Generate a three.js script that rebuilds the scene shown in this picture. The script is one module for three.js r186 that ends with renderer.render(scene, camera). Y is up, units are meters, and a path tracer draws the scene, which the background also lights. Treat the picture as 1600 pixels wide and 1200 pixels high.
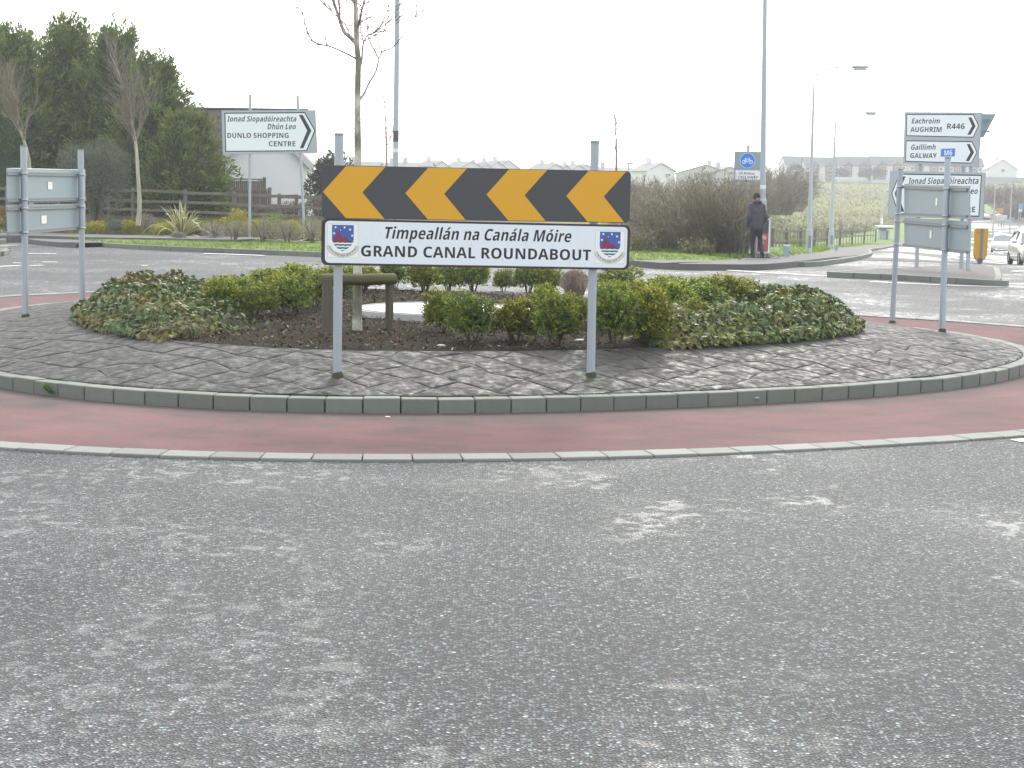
import * as THREE from 'three';
import { mergeGeometries } from 'three/addons/utils/BufferGeometryUtils.js';
import { RoundedBoxGeometry } from 'three/addons/geometries/RoundedBoxGeometry.js';
import { MarchingCubes } from 'three/addons/objects/MarchingCubes.js';

// ---------------------------------------------------------------- camera, sky, sun, exposure
const F = 2400, PITCH = Math.atan(297 / F), ROLL = 0.016, EYE = 1.72;
const scene = new THREE.Scene();
const camera = new THREE.PerspectiveCamera(2 * Math.atan(600 / F) * 180 / Math.PI, 4 / 3, 0.1, 2500);
camera.rotation.order = 'YXZ';
camera.position.set(0, EYE, 0);
camera.rotation.set(-PITCH, 0, ROLL);
const renderer = new THREE.WebGLRenderer({ antialias: true });
renderer.toneMapping = THREE.LinearToneMapping;
renderer.toneMappingExposure = 1.1;
renderer.shadowMap.enabled = true;
const SUN = new THREE.Vector3(Math.sin(0.17) * Math.cos(0.52), Math.sin(0.52), -Math.cos(0.17) * Math.cos(0.52)).normalize();
{ // hazy winter sky: bright milky cloud, thinner and bluer away from the sun
  const W = 512, Hh = 256, a = new Float32Array(W * Hh * 4);
  for (let j = 0; j < Hh; j++) for (let i = 0; i < W; i++) {
    const lat = ((j + .5) / Hh - .5) * Math.PI, lon = ((i + .5) / W - .5) * 2 * Math.PI;
    const d = new THREE.Vector3(Math.cos(lat) * Math.cos(lon), Math.sin(lat), Math.cos(lat) * Math.sin(lon));
    const c = d.dot(SUN), ang = Math.acos(Math.min(1, Math.max(-1, c)));
    const veil = .5 + .5 * c;                              // 1 towards the sun, 0 away
    const glow = 2.6 * Math.exp(-Math.pow(ang / .45, 2)) + .9 * Math.exp(-Math.pow(ang / 1.0, 2));
    const k = 1.28 + .42 * veil + glow;
    const o = (j * W + i) * 4;
    a[o] = k * (.86 + .16 * veil); a[o + 1] = k * (.95 + .06 * veil); a[o + 2] = k * (1.10 - .11 * veil); a[o + 3] = 1;
  }
  const t = new THREE.DataTexture(a, W, Hh, THREE.RGBAFormat, THREE.FloatType);
  t.mapping = THREE.EquirectangularReflectionMapping; t.magFilter = t.minFilter = THREE.LinearFilter; t.needsUpdate = true;
  scene.background = t; scene.environment = t;
}
const sun = new THREE.DirectionalLight(new THREE.Color(1, .95, .86), 1.5);
sun.position.copy(SUN).multiplyScalar(80).add(new THREE.Vector3(0, 0, -20)); sun.target.position.set(0, 0, -20);
sun.castShadow = true; sun.shadow.radius = 20; sun.shadow.mapSize.set(2048, 2048);
Object.assign(sun.shadow.camera, { left: -40, right: 40, top: 40, bottom: -40, near: 1, far: 220 });
scene.add(sun, sun.target);
scene.fog = new THREE.FogExp2(new THREE.Color(.86, .88, .89), 0.0011);

// ---------------------------------------------------------------- helpers
function rng(s) { return () => { s |= 0; s = s + 0x6D2B79F5 | 0; let t = Math.imul(s ^ s >>> 15, 1 | s); t = t + Math.imul(t ^ t >>> 7, 61 | t) ^ t; return ((t ^ t >>> 14) >>> 0) / 4294967296; }; }
const V = (x, y, z) => new THREE.Vector3(x, y, z);
const lerp = (a, b, t) => a + (b - a) * t, clamp = (x, a, b) => Math.min(b, Math.max(a, x));
const smooth = (a, b, x) => { const t = clamp((x - a) / (b - a), 0, 1); return t * t * (3 - 2 * t); };
function hash2(x, y, s = 0) { let h = Math.imul(x | 0, 374761393) + Math.imul(y | 0, 668265263) + Math.imul(s | 0, 2147483647) | 0; h = Math.imul(h ^ h >>> 13, 1274126177); h = Math.imul(h ^ h >>> 15, 2246822519); return ((h ^ h >>> 16) >>> 0) / 4294967296; }
function vnoise(x, y, s = 0, per = 0) {
  const xi = Math.floor(x), yi = Math.floor(y), fx = x - xi, fy = y - yi, u = fx * fx * (3 - 2 * fx), v = fy * fy * (3 - 2 * fy);
  const m = n => per ? ((n % per) + per) % per : n;
  return lerp(lerp(hash2(m(xi), m(yi), s), hash2(m(xi + 1), m(yi), s), u), lerp(hash2(m(xi), m(yi + 1), s), hash2(m(xi + 1), m(yi + 1), s), u), v);
}
function fbm(x, y, s = 0, oct = 4, per = 0) { let a = 0, w = .5, n = 0; for (let o = 0; o < oct; o++) { a += w * vnoise(x, y, s + o * 17, per); n += w; w *= .5; x *= 2; y *= 2; per *= 2; } return a / n; }

const names = {};
const numbered = n => { const k = names[n] = (names[n] ?? -1) + 1; return k ? n + '_' + String(k).padStart(3, '0') : n; };
function tag(o, label, category, group, kind) { if (label) o.userData.label = label; if (category) o.userData.category = category; if (group) o.userData.group = group; if (kind) o.userData.kind = kind; return o; }
function thing(name, label, category, pos = V(0, 0, 0), turn = 0, group) { const o = new THREE.Group(); o.name = numbered(name); o.position.copy(pos); o.rotation.y = turn; scene.add(o); return tag(o, label, category, group); }
function copyOf(src, label, pos, turn = 0, scale, group) { const o = src.clone(); o.name = numbered(src.name.replace(/_\d{3}$/, '')); o.userData = { ...src.userData, label }; if (group) o.userData.group = group; o.position.copy(pos); o.rotation.set(0, turn, 0); if (scale) o.scale.copy(scale); scene.add(o); return o; }
function mesh(name, geo, mat, parent) { const m = new THREE.Mesh(geo, mat); m.castShadow = m.receiveShadow = true; if (parent) { m.name = name; parent.add(m); } else { m.name = numbered(name); scene.add(m); } return m; }
function struct(name, geo, mat) { const m = mesh(name, geo, mat); m.userData.kind = 'structure'; return m; }
function structGroup(name) { const g = new THREE.Group(); g.name = numbered(name); g.userData.kind = 'structure'; scene.add(g); return g; }

// geometry collector
class GB {
  constructor() { this.p = []; this.i = []; this.c = []; this.u = []; this.col = [1, 1, 1]; }
  v(x, y, z, u = 0, w = 0) { this.p.push(x, y, z); this.c.push(...this.col); this.u.push(u, w); return this.p.length / 3 - 1; }
  t(a, b, c) { this.i.push(a, b, c); }
  tri(a, b, c) { this.t(this.v(a.x, a.y, a.z), this.v(b.x, b.y, b.z, 1, 0), this.v(c.x, c.y, c.z, .5, 1)); return this; }
  quad(a, b, c, d, s = 1) { const w = a.distanceTo(b) * s, h = a.distanceTo(d) * s; const A = this.v(a.x, a.y, a.z, 0, 0), B = this.v(b.x, b.y, b.z, w, 0), C = this.v(c.x, c.y, c.z, w, h), D = this.v(d.x, d.y, d.z, 0, h); this.i.push(A, B, C, A, C, D); return this; }
  box(x0, x1, y0, y1, z0, z1) { // axis aligned
    const q = (a, b, c, d) => this.quad(V(...a), V(...b), V(...c), V(...d));
    q([x0, y0, z1], [x1, y0, z1], [x1, y1, z1], [x0, y1, z1]); q([x1, y0, z0], [x0, y0, z0], [x0, y1, z0], [x1, y1, z0]);
    q([x1, y0, z1], [x1, y0, z0], [x1, y1, z0], [x1, y1, z1]); q([x0, y0, z0], [x0, y0, z1], [x0, y1, z1], [x0, y1, z0]);
    q([x0, y1, z1], [x1, y1, z1], [x1, y1, z0], [x0, y1, z0]); q([x0, y0, z0], [x1, y0, z0], [x1, y0, z1], [x0, y0, z1]); return this;
  }
  tube(pts, rad, sides = 6, cap = true, colf) {
    const n = pts.length; let prevN = null, rings = [], len = 0;
    for (let k = 0; k < n; k++) {
      const tan = (k === 0 ? pts[1].clone().sub(pts[0]) : k === n - 1 ? pts[n - 1].clone().sub(pts[n - 2]) : pts[k + 1].clone().sub(pts[k - 1])).normalize();
      let nn = prevN ? prevN.clone().addScaledVector(tan, -prevN.dot(tan)) : (Math.abs(tan.y) > .9 ? V(1, 0, 0) : V(0, 1, 0)).cross(tan);
      if (nn.lengthSq() < 1e-9) nn = V(.3, .5, .8).cross(tan); nn.normalize(); prevN = nn;
      const bb = tan.clone().cross(nn), r = typeof rad === 'number' ? rad : rad[k], ring = []; if (k) len += pts[k].distanceTo(pts[k - 1]);
      for (let s = 0; s <= sides; s++) { const a = s / sides * 2 * Math.PI, cx = Math.cos(a) * r, sy = Math.sin(a) * r; if (colf) this.col = colf(k, s, len); ring.push(this.v(pts[k].x + nn.x * cx + bb.x * sy, pts[k].y + nn.y * cx + bb.y * sy, pts[k].z + nn.z * cx + bb.z * sy, s / sides * 2 * Math.PI * r, len)); }
      rings.push(ring);
    }
    for (let k = 0; k < n - 1; k++) for (let s = 0; s < sides; s++) { const a = rings[k][s], b = rings[k][s + 1], c = rings[k + 1][s + 1], d = rings[k + 1][s]; this.i.push(a, b, c, a, c, d); }
    if (cap && sides > 3) for (const [k, f] of [[0, 1], [n - 1, 0]]) { const m = this.v(pts[k].x, pts[k].y, pts[k].z); const st = []; for (let s = 0; s < sides; s++) { const o = rings[k][s] * 3; st.push(this.v(this.p[o], this.p[o + 1], this.p[o + 2])); } for (let s = 0; s < sides; s++) { const a = st[s], b = st[(s + 1) % sides]; f ? this.t(m, b, a) : this.t(m, a, b); } }
    return this;
  }
  geo() { const g = new THREE.BufferGeometry(); g.setAttribute('position', new THREE.Float32BufferAttribute(this.p, 3)); g.setAttribute('color', new THREE.Float32BufferAttribute(this.c, 3)); g.setAttribute('uv', new THREE.Float32BufferAttribute(this.u, 2)); g.setIndex(this.i); g.computeVertexNormals(); return g; }
  build(name, mat, parent) { return mesh(name, this.geo(), mat, parent); }
}
function plain(g) { const o = g.index ? g.toNonIndexed() : g; const n = o.attributes.position.count; if (!o.attributes.color) o.setAttribute('color', new THREE.Float32BufferAttribute(new Float32Array(n * 3).fill(1), 3)); if (!o.attributes.uv) o.setAttribute('uv', new THREE.Float32BufferAttribute(new Float32Array(n * 2), 2)); return o; }
const merged = list => mergeGeometries(list.map(plain));

// pixel (of the 1600 x 1200 picture) -> ray, place at a depth, place on the ground
const EYEPOS = V(0, EYE, 0);
const cR = Math.cos(ROLL), sR = Math.sin(ROLL), cP = Math.cos(PITCH), sP = Math.sin(PITCH);
function ray(px, py) { const x = px - 800, y = py - 600, xr = x * cR + y * sR, yr = -x * sR + y * cR; return V(xr, -yr * cP - F * sP, -(F * cP - yr * sP)); }
function at(px, py, d) { const r = ray(px, py); return r.multiplyScalar(d / -r.z).add(EYEPOS); }
// lie of the land: level at the roundabout; to the right it falls to a hollow, then climbs to the houses
const pw = (tab, d) => { let k = 0; while (k < tab.length - 2 && d > tab[k + 1][0]) k++; const [a, b] = [tab[k], tab[k + 1]], t = clamp((d - a[0]) / (b[0] - a[0]), 0, 1), P = tab[Math.max(0, k - 1)], N = tab[Math.min(tab.length - 1, k + 2)];
  const m0 = (b[1] - P[1]) / (b[0] - P[0] || 1), m1 = (N[1] - a[1]) / (N[0] - a[0] || 1), L = b[0] - a[0]; const t2 = t * t, t3 = t2 * t; return (2 * t3 - 3 * t2 + 1) * a[1] + (t3 - 2 * t2 + t) * L * m0 + (-2 * t3 + 3 * t2) * b[1] + (t3 - t2) * L * m1; };
const RIGHT = [[0, 0], [30, 0], [42, -.05], [56, -.3], [70, -.64], [90, -1.17], [113, -1.7], [138, -2.25], [200, -1.75], [300, 1.3], [440, 6.6], [600, 9], [1200, 11]];
const LEFT = [[0, 0], [30, 0], [60, 0], [100, .2], [200, .9], [380, 2.5], [600, 4], [1200, 7]];
function baseY(x, d) { if (d < 5) return 0; const w = smooth(.08, .17, x / d); const fall = -5.2 * clamp(x / d - .25, 0, .12) * smooth(42, 62, d) * (1 - smooth(135, 210, d)); return lerp(pw(LEFT, d), pw(RIGHT, d) + fall, w); }

// ---------------------------------------------------------------- roundabout rings
const CX = -.8641, CZ = 18.285;
const RING = { bed: [4.4168, -.0369, -.0018], kerb: [6.1983, -.0269, .1474], out: [8.3737, .0907, -.2929] };
function ringR(k, th) { const [R, dx, dz] = RING[k]; return R * (1 - .0235 * Math.cos(2 * th) + .0705 * Math.sin(2 * th) + .0126 * Math.cos(3 * th) - .0764 * Math.sin(3 * th)) + dx * Math.sin(th) - dz * Math.cos(th); }
const KERBW = .14, YBED = .286, YKERB = .063, YBASE = -.057;
function polar(x, z) { const dx = x - CX, dd = CZ + z; return [Math.hypot(dx, dd), Math.atan2(dx, dd)]; }   // th = 0 towards the camera
function pol(r, th, y) { return V(CX + r * Math.sin(th), y, -(CZ - r * Math.cos(th))); }
function groundY(x, z) {
  const [r, th] = polar(x, z); if (r > 9.5) return baseY(x, -z);
  const rb = ringR('bed', th), rk = ringR('kerb', th), ro = ringR('out', th), ri = rk - KERBW;
  if (r < rb) return YBED + .05 * (1 - (r / rb) ** 2);
  if (r < ri) return lerp(YBED, YKERB, (r - rb) / (ri - rb));
  if (r < rk) return YKERB;
  if (r < ro) return lerp(YBASE, 0, (r - rk) / (ro - rk));
  return 0;
}
function ground(px, py, extra = 0) { // first meeting of the pixel's ray with the ground (+ extra)
  const r = ray(px, py); r.multiplyScalar(1 / -r.z); let a = 3, b = 3;
  const f = d => EYE + r.y * d - groundY(r.x * d, -d) - extra;
  while (b < 900 && f(b) > 0) { a = b; b *= 1.01; }
  for (let k = 0; k < 40; k++) { const m = (a + b) / 2; f(m) > 0 ? a = m : b = m; }
  return V(r.x * a, EYE + r.y * a, -a);
}

// ---------------------------------------------------------------- textures and materials
function dataTex(N, fn, srgb = false, M = N) { const a = new Uint8Array(N * M * 4); for (let j = 0; j < M; j++) for (let i = 0; i < N; i++) { const c = fn(i / N, j / M, i, j), o = (j * N + i) * 4; for (let k = 0; k < 3; k++) { let v = Array.isArray(c) ? c[k] : c; if (srgb) v = v <= .0031308 ? v * 12.92 : 1.055 * Math.pow(v, 1 / 2.4) - .055; a[o + k] = clamp(Math.round(v * 255), 0, 255); } a[o + 3] = 255; } const t = new THREE.DataTexture(a, N, M); t.wrapS = t.wrapT = THREE.RepeatWrapping; t.magFilter = THREE.LinearFilter; t.minFilter = THREE.LinearMipmapLinearFilter; t.generateMipmaps = true; if (srgb) t.colorSpace = THREE.SRGBColorSpace; t.needsUpdate = true; return t; }
function canvasTex(w, h, draw) { const c = document.createElement('canvas'); c.width = w; c.height = h; const g = c.getContext('2d'); draw(g, w, h); const t = new THREE.CanvasTexture(c); t.colorSpace = THREE.SRGBColorSpace; t.anisotropy = 8; return t; }
const rep = (t, r, s = r) => { const c = t.clone(); c.repeat.set(r, s); c.needsUpdate = true; return c; };
function std(rgb, rough = .8, more = {}) { return new THREE.MeshStandardMaterial({ color: new THREE.Color().setRGB(...rgb), roughness: rough, side: THREE.DoubleSide, ...more }); }
function leafMat(rough = .55, tr = .35) { return new THREE.MeshPhysicalMaterial({ color: 0xffffff, vertexColors: true, roughness: rough, specularIntensity: .45, transmission: tr, thickness: 0, side: THREE.DoubleSide }); }

// asphalt chippings
const ASP = (() => {
  const N = 1024, CELLS = 170, ch = new Float32Array(N * N), tone = new Float32Array(N * N), hue = new Float32Array(N * N);
  const px = new Float32Array(CELLS * CELLS), py = new Float32Array(CELLS * CELLS);
  for (let i = 0; i < CELLS * CELLS; i++) { px[i] = hash2(i, 1, 5) * .9 + .05; py[i] = hash2(i, 2, 5) * .9 + .05; }
  for (let j = 0; j < N; j++) for (let i = 0; i < N; i++) {
    const x = i / N * CELLS, y = j / N * CELLS, xi = Math.floor(x), yi = Math.floor(y); let b = 9, b2 = 9, id = 0;
    for (let dy = -1; dy < 2; dy++) for (let dx = -1; dx < 2; dx++) { const cx = (xi + dx + CELLS) % CELLS, cy = (yi + dy + CELLS) % CELLS, k = cy * CELLS + cx, ddx = xi + dx + px[k] - x, ddy = (yi + dy + py[k] - y) * 1.15, q = ddx * ddx + ddy * ddy; if (q < b) { b2 = b; b = q; id = k; } else if (q < b2) b2 = q; }
    const e = Math.sqrt(b2) - Math.sqrt(b), o = j * N + i; ch[o] = smooth(.02, .4, e) * (.45 + .55 * hash2(id, 9, 3)); tone[o] = hash2(id, 3, 7); hue[o] = hash2(id, 4, 7);
  }
  const col = dataTex(N, (u, v, i, j) => { const o = j * N + i, h = ch[o], t = tone[o]; const binder = .6, g = lerp(.008, .021 + .19 * t * t * t + (t > .985 ? .12 : 0), Math.min(1, h * 1.6)); const m = .85 + .3 * fbm(u * 6, v * 6, 40, 3, 6); const w = hue[o] - .5; return [g * m * (.93 + .2 * w), g * m * 1.04, g * m * (1.09 - .2 * w)]; }, true);
  const bump = dataTex(N, (u, v, i, j) => { const o = j * N + i; return ch[o] * .9 + .05 * hash2(i, j, 2); });
  const wet = dataTex(1024, (u, v) => { const a = fbm(u * 9, v * 9, 11, 4, 9), b = fbm(u * 60, v * 60, 31, 3, 60), c = fbm(u * 24, v * 24, 35, 3, 24); const f = fbm(u * 190, v * 190, 37, 2, 190); return clamp(.72 - .08 * smooth(.35, .7, a) - .38 * smooth(.44, .62, .6 * a + .4 * c) * smooth(.54, .7, .75 * f + .25 * b), .22, 1); });
  return { col, bump, wet };
})();
const matRoad = new THREE.MeshStandardMaterial({ map: rep(ASP.col, 1 / 2.4), bumpMap: rep(ASP.bump, 1 / 2.4), bumpScale: .009, roughnessMap: rep(ASP.wet, 1 / 13.7), roughness: 1, vertexColors: true, side: THREE.DoubleSide });
const NOISE = dataTex(512, (u, v) => .5 * fbm(u * 8, v * 8, 1, 4, 8) + .5 * fbm(u * 64, v * 64, 2, 3, 64));
const GRAIN = dataTex(512, (u, v, i, j) => { const n = .55 * fbm(u * 40, v * 40, 3, 3, 40) + .45 * hash2(i, j, 9); return .7 + .5 * (n - .5); }, false);
const GRAINC = dataTex(512, (u, v, i, j) => { const n = .5 * fbm(u * 60, v * 60, 3, 3, 60) + .25 * hash2(i, j, 9) + .25 * fbm(u * 5, v * 5, 8, 4, 5); return .55 + .8 * (n - .2) * .55 + .06; }, true);
const matApron = std([.18, .082, .085], .95, { map: rep(GRAINC, 1 / 1.6), bumpMap: rep(GRAIN, 1 / 1.1), bumpScale: .003, vertexColors: true });
const STONE = dataTex(512, (u, v) => { const a = fbm(u * 7, v * 9, 51, 5, 7), b = fbm(u * 40, v * 40, 52, 3, 40); return clamp(.46 + .46 * a + .36 * (b - .5), .05, 1); }, true);
const STONEB = dataTex(512, (u, v) => .35 * fbm(u * 7, v * 9, 51, 4, 7) + .65 * fbm(u * 26, v * 26, 54, 4, 26));
const STONER = dataTex(256, (u, v) => .42 + .65 * fbm(u * 22, v * 22, 71, 4, 22));
const concrete = (rgb, r = .8) => std(rgb, r, { map: rep(GRAINC, 1.4), bumpMap: rep(GRAIN, 2), bumpScale: .002, vertexColors: false });
const matKerb = [concrete([.222, .24, .203]), concrete([.205, .222, .188]), concrete([.242, .258, .218]), concrete([.215, .226, .182])];
const matEdge = [concrete([.27, .285, .262]), concrete([.25, .262, .242]), concrete([.30, .31, .285])];
const matGalv = std([.40, .445, .475], .5, { metalness: .25, roughnessMap: rep(GRAIN, 2), bumpMap: rep(NOISE, 3), bumpScale: .0006 });
const matGalvDark = std([.27, .285, .29], .55, { metalness: .3 });
const matPanelBack = std([.29, .355, .375], .65, { metalness: .15, roughnessMap: rep(GRAIN, 1) });
const matDark = std([.04, .04, .04], .7), matMoss = std([.05, .055, .03], .95);
const matGrass = std([.19, .27, .05], .95, { map: rep(GRAINC, .45), bumpMap: rep(GRAIN, .9), bumpScale: .03, vertexColors: true });
const matPath = std([.17, .168, .162], .92, { map: rep(GRAINC, .5), bumpMap: rep(GRAIN, 1), bumpScale: .004 });
const matSoil = new THREE.MeshPhysicalMaterial({ color: new THREE.Color().setRGB(.05, .041, .031), specularIntensity: .12, side: THREE.DoubleSide, roughness: .97, map: rep(GRAINC, 1.3), bumpMap: rep(NOISE, 2.5), bumpScale: .03 });
const matPaint = std([.74, .75, .73], .5, { bumpMap: rep(GRAIN, 3), bumpScale: .003 });
const BARK = dataTex(256, (u, v) => { const a = fbm(u * 5, v * 9, 91, 4, 5), b = vnoise(u * 3, v * 40, 93, 40); return .45 + .7 * a * (.7 + .4 * b); }, true);
const matBark = new THREE.MeshStandardMaterial({ color: 0xffffff, vertexColors: true, roughness: .9, map: rep(BARK, 3, 1.2), side: THREE.DoubleSide });
const matTwig = new THREE.MeshStandardMaterial({ color: 0xffffff, vertexColors: true, roughness: .9, side: THREE.DoubleSide });
const WOOD = dataTex(256, (u, v) => { const a = fbm(u * 40, v * 3, 61, 4, 40), b = fbm(u * 8, v * 2, 62, 3, 8); return .5 + .55 * a * .8 + .3 * (b - .5); }, true);
const matWood = std([.16, .145, .10], .9, { map: rep(WOOD, 1.5, .7), bumpMap: rep(WOOD, 1.5, .7), bumpScale: .006 });
const matWoodGreen = std([.125, .125, .05], .9, { map: rep(WOOD, 1.5, .7), bumpMap: rep(WOOD, 1.5, .7), bumpScale: .006 });
const matFence = std([.25, .235, .18], .9, { map: rep(WOOD, 1, .5) });
const matLeaf = leafMat(), matConifer = leafMat(.7, .3), matGrassBlade = leafMat(.6, .35), matIvy = leafMat(.52, .3);

// ================================================================ GROUND, ROADS, VERGES
{ // one sheet to the horizon
  const g = new GB(), NA = 256, rr = [0]; for (let r = 12; r < 1150; r *= 1.06) rr.push(r);
  const id = []; 
  for (let k = 0; k < rr.length; k++) { id.push([]); for (let a = 0; a <= NA; a++) { const s = a / NA * 2 - 1, th = Math.sign(s) * Math.pow(Math.abs(s), 1.7) * Math.PI; const x = rr[k] * Math.sin(th), d = rr[k] * Math.cos(th);
    const n1 = fbm(x / 26 + 40, d / 60 + 40, 5, 4), n2 = fbm(x / 7 + 90, d / 15 + 20, 6, 3), n3 = fbm(x / 60 + 9, d / 90 + 3, 8, 3);
    const y = baseY(x, d) - (rr[k] < 40 ? .16 : .06) + (d > 140 && x / d > .1 && x / d < .31 ? .5 * (n2 - .5) : 0);
    const brown = smooth(.46, .6, n1 * .6 + n2 * .4), dry = smooth(.45, .62, n3), m = .8 + .45 * n2;
    const fs = .78; let c = [lerp(.24, .20, brown), lerp(.34, .18, brown), lerp(.025, .045, brown)]; c = [lerp(c[0], .29, dry * .5) * m * fs, lerp(c[1], .28, dry * .5) * m * fs, lerp(c[2], .05, dry * .5) * m * fs];
    g.col = c; id[k].push(g.v(x, y, -d, x * .4, d * .4)); } }
  for (let k = 0; k < rr.length - 1; k++) for (let a = 0; a < NA; a++) { const A = id[k][a], B = id[k][a + 1], C = id[k + 1][a + 1], D = id[k + 1][a]; if (k) g.i.push(A, C, B, A, D, C); else g.i.push(A, D, C); }
  struct('ground', g.geo(), std([1, 1, 1], .95, { vertexColors: true, map: rep(GRAINC, .5), bumpMap: rep(GRAIN, 1), bumpScale: .05 }));
}
function roadTint(x, z) { const [r] = polar(x, z); const a = fbm(x * .35 + 50, z * .35 + 50, 21, 4), b = fbm(x * 1.6 + 20, z * 1.6 + 20, 22, 3), c = fbm(x * 3.1 + 70, z * 3.1 + 30, 24, 2); const lane = .5 + .5 * Math.cos((r - 11.2) * 2.1); const s = 1.02 + .3 * a + .16 * lane + .12 * (b - .5) + .12 * (c - .5); return [s * 1.0, s * 1.01, s * 1.0]; }
{ // circulating carriageway
  const g = new GB(), NA = 460, rows = []; const R1 = 33;
  for (let k = 0; k <= 100; k++) { rows.push([]); for (let a = 0; a <= NA; a++) { const th = a / NA * 2 * Math.PI, r = lerp(ringR('out', th) - .12, R1, Math.pow(k / 100, 1.25)); const p = pol(r, th, 0); p.y = baseY(p.x, -p.z); g.col = roadTint(p.x, p.z); rows[k].push(g.v(p.x, p.y, p.z, p.x, p.z)); } }
  for (let k = 0; k < 100; k++) for (let a = 0; a < NA; a++) { const A = rows[k][a], B = rows[k][a + 1], C = rows[k + 1][a + 1], D = rows[k + 1][a]; g.i.push(A, B, C, A, C, D); }
  struct('road', g.geo(), matRoad);
}
// left-hand kerb line of the right exit, used by the road arm, the kerb and the verge
const exitKerb = [[1180, 415.5], [1255, 417], [1307, 412.5]].map(p => ground(...p)).concat([V(12, 0, -52), V(16.2, 0, -70), V(21.5, 0, -90), V(28, 0, -113), V(35.5, 0, -138), V(46, 0, -170), V(60, 0, -208), V(82, 0, -260), V(115, 0, -330)]);
exitKerb.forEach(p => p.y = baseY(p.x, -p.z));
const exitCurve = new THREE.CatmullRomCurve3(exitKerb, false, 'centripetal');
function ribbon(curve, n, offs, dy, t0 = 0, t1 = 1, colf) { // strip beside a curve: offs metres to the right of travel
  const g = new GB(), rows = []; for (let k = 0; k <= n; k++) { const t = lerp(t0, t1, k / n), p = curve.getPointAt(t), q = curve.getTangentAt(t), s = V(-q.z, 0, q.x).normalize(); rows.push(offs.map((o, m) => { const x = p.x + s.x * o, z = p.z + s.z * o; if (colf) g.col = colf(x, z); return g.v(x, baseY(x, -z) + (Array.isArray(dy) ? dy[m] : dy), z, x, z); })); }
  for (let k = 0; k < n; k++) for (let m = 0; m < offs.length - 1; m++) { const A = rows[k][m], B = rows[k + 1][m], C = rows[k + 1][m + 1], D = rows[k][m + 1]; g.i.push(A, D, C, A, C, B); }
  return g.geo();
}
{ const m = new THREE.MeshStandardMaterial({ map: rep(ASP.col, 1 / 2.4), bumpMap: rep(ASP.bump, 1 / 2.4), bumpScale: .002, roughnessMap: rep(dataTex(256, (u, v) => { const a = fbm(u * 3, v * 4, 77, 4, 4); return clamp(.8 - .5 * smooth(.5, .66, a), .28, 1); }), 1 / 19), roughness: 1, vertexColors: true, side: THREE.DoubleSide });
  struct('road', ribbon(exitCurve, 150, [0, 1.2, 2.4, 3.6, 4.8, 6, 7.2, 8.4, 9.6, 10.8, 12, 13.2, 15, 18], .012, .03, 1, roadTint), m); }

// kerb stones -------------------------------------------------------------------------------
const stoneGeo = (w, h, d, b = .012) => new RoundedBoxGeometry(w, h, d, 1, b);
{ // raised kerb of the island and flush edging of the red apron
  const kerb = structGroup('island_kerb'), n = 124, g = stoneGeo(2 * Math.PI * 6.14 / n - .008, .26, KERBW), rk = rng(4);
  for (let k = 0; k < n; k++) { const th = (k + .37) / n * 2 * Math.PI, r = ringR('kerb', th), e = .004, dr = (ringR('kerb', th + e) - r) / e; const m = mesh('kerb_stone', g, matKerb[Math.floor(rk() * 4)], kerb); const p = pol(r - KERBW / 2, th, YKERB - .13 + (rk() - .5) * .010); m.position.copy(p); m.rotation.set((rk() - .5) * .03, th + Math.atan2(-dr, r) + (rk() - .5) * .02, (rk() - .5) * .016); m.scale.x = r / 6.14; }
  const edge = structGroup('apron_edging'), n2 = 166, g2 = stoneGeo(2 * Math.PI * 8.2 / n2 - .008, .12, .21, .01);
  for (let k = 0; k < n2; k++) { const th = (k + .2) / n2 * 2 * Math.PI, r = ringR('out', th), e = .004, dr = (ringR('out', th + e) - r) / e; const m = mesh('edging_stone', g2, matEdge[Math.floor(rk() * 3)], edge); m.position.copy(pol(r - .105, th, -.04 + (rk() - .5) * .004)); m.rotation.y = th + Math.atan2(-dr, r) + (rk() - .5) * .006; m.scale.x = r / 8.2; }
}
{ // red apron between them, dished towards the kerb, with a strip of silt along the kerb foot
  const g = new GB(), NA = 400, NR = 26, rows = [];
  for (let k = 0; k <= NR; k++) { rows.push([]); const t = k / NR; for (let a = 0; a <= NA; a++) { const th = a / NA * 2 * Math.PI, r = lerp(ringR('kerb', th) - .03, ringR('out', th) - .19, t), p = pol(r, th, 0); p.y = lerp(YBASE, .006, t); const n = fbm(p.x * 1.3 + 30, p.z * 1.3 + 30, 33, 4), n2 = fbm(p.x * 5 + 30, p.z * 5 + 30, 34, 3); const n4 = fbm(th * 14 + 20, t * 16 + 11, 36, 4); const dirt = clamp(clamp(1.3 - t * (3.4 + 6 * (n - .4)), 0, 1) * .9 + .34 * smooth(.46, .66, n2) + .3 * smooth(.46, .7, n4), 0, 1); const s = .74 + .52 * n; g.col = [lerp(1, .48, dirt) * s, lerp(1, .82, dirt) * s, lerp(1, .74, dirt) * s]; rows[k].push(g.v(p.x, p.y, p.z, p.x, p.z)); } }
  for (let k = 0; k < NR; k++) for (let a = 0; a < NA; a++) g.i.push(rows[k][a], rows[k][a + 1], rows[k + 1][a + 1], rows[k][a], rows[k + 1][a + 1], rows[k + 1][a]);
  struct('red_apron', g.geo(), matApron);
}
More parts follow.
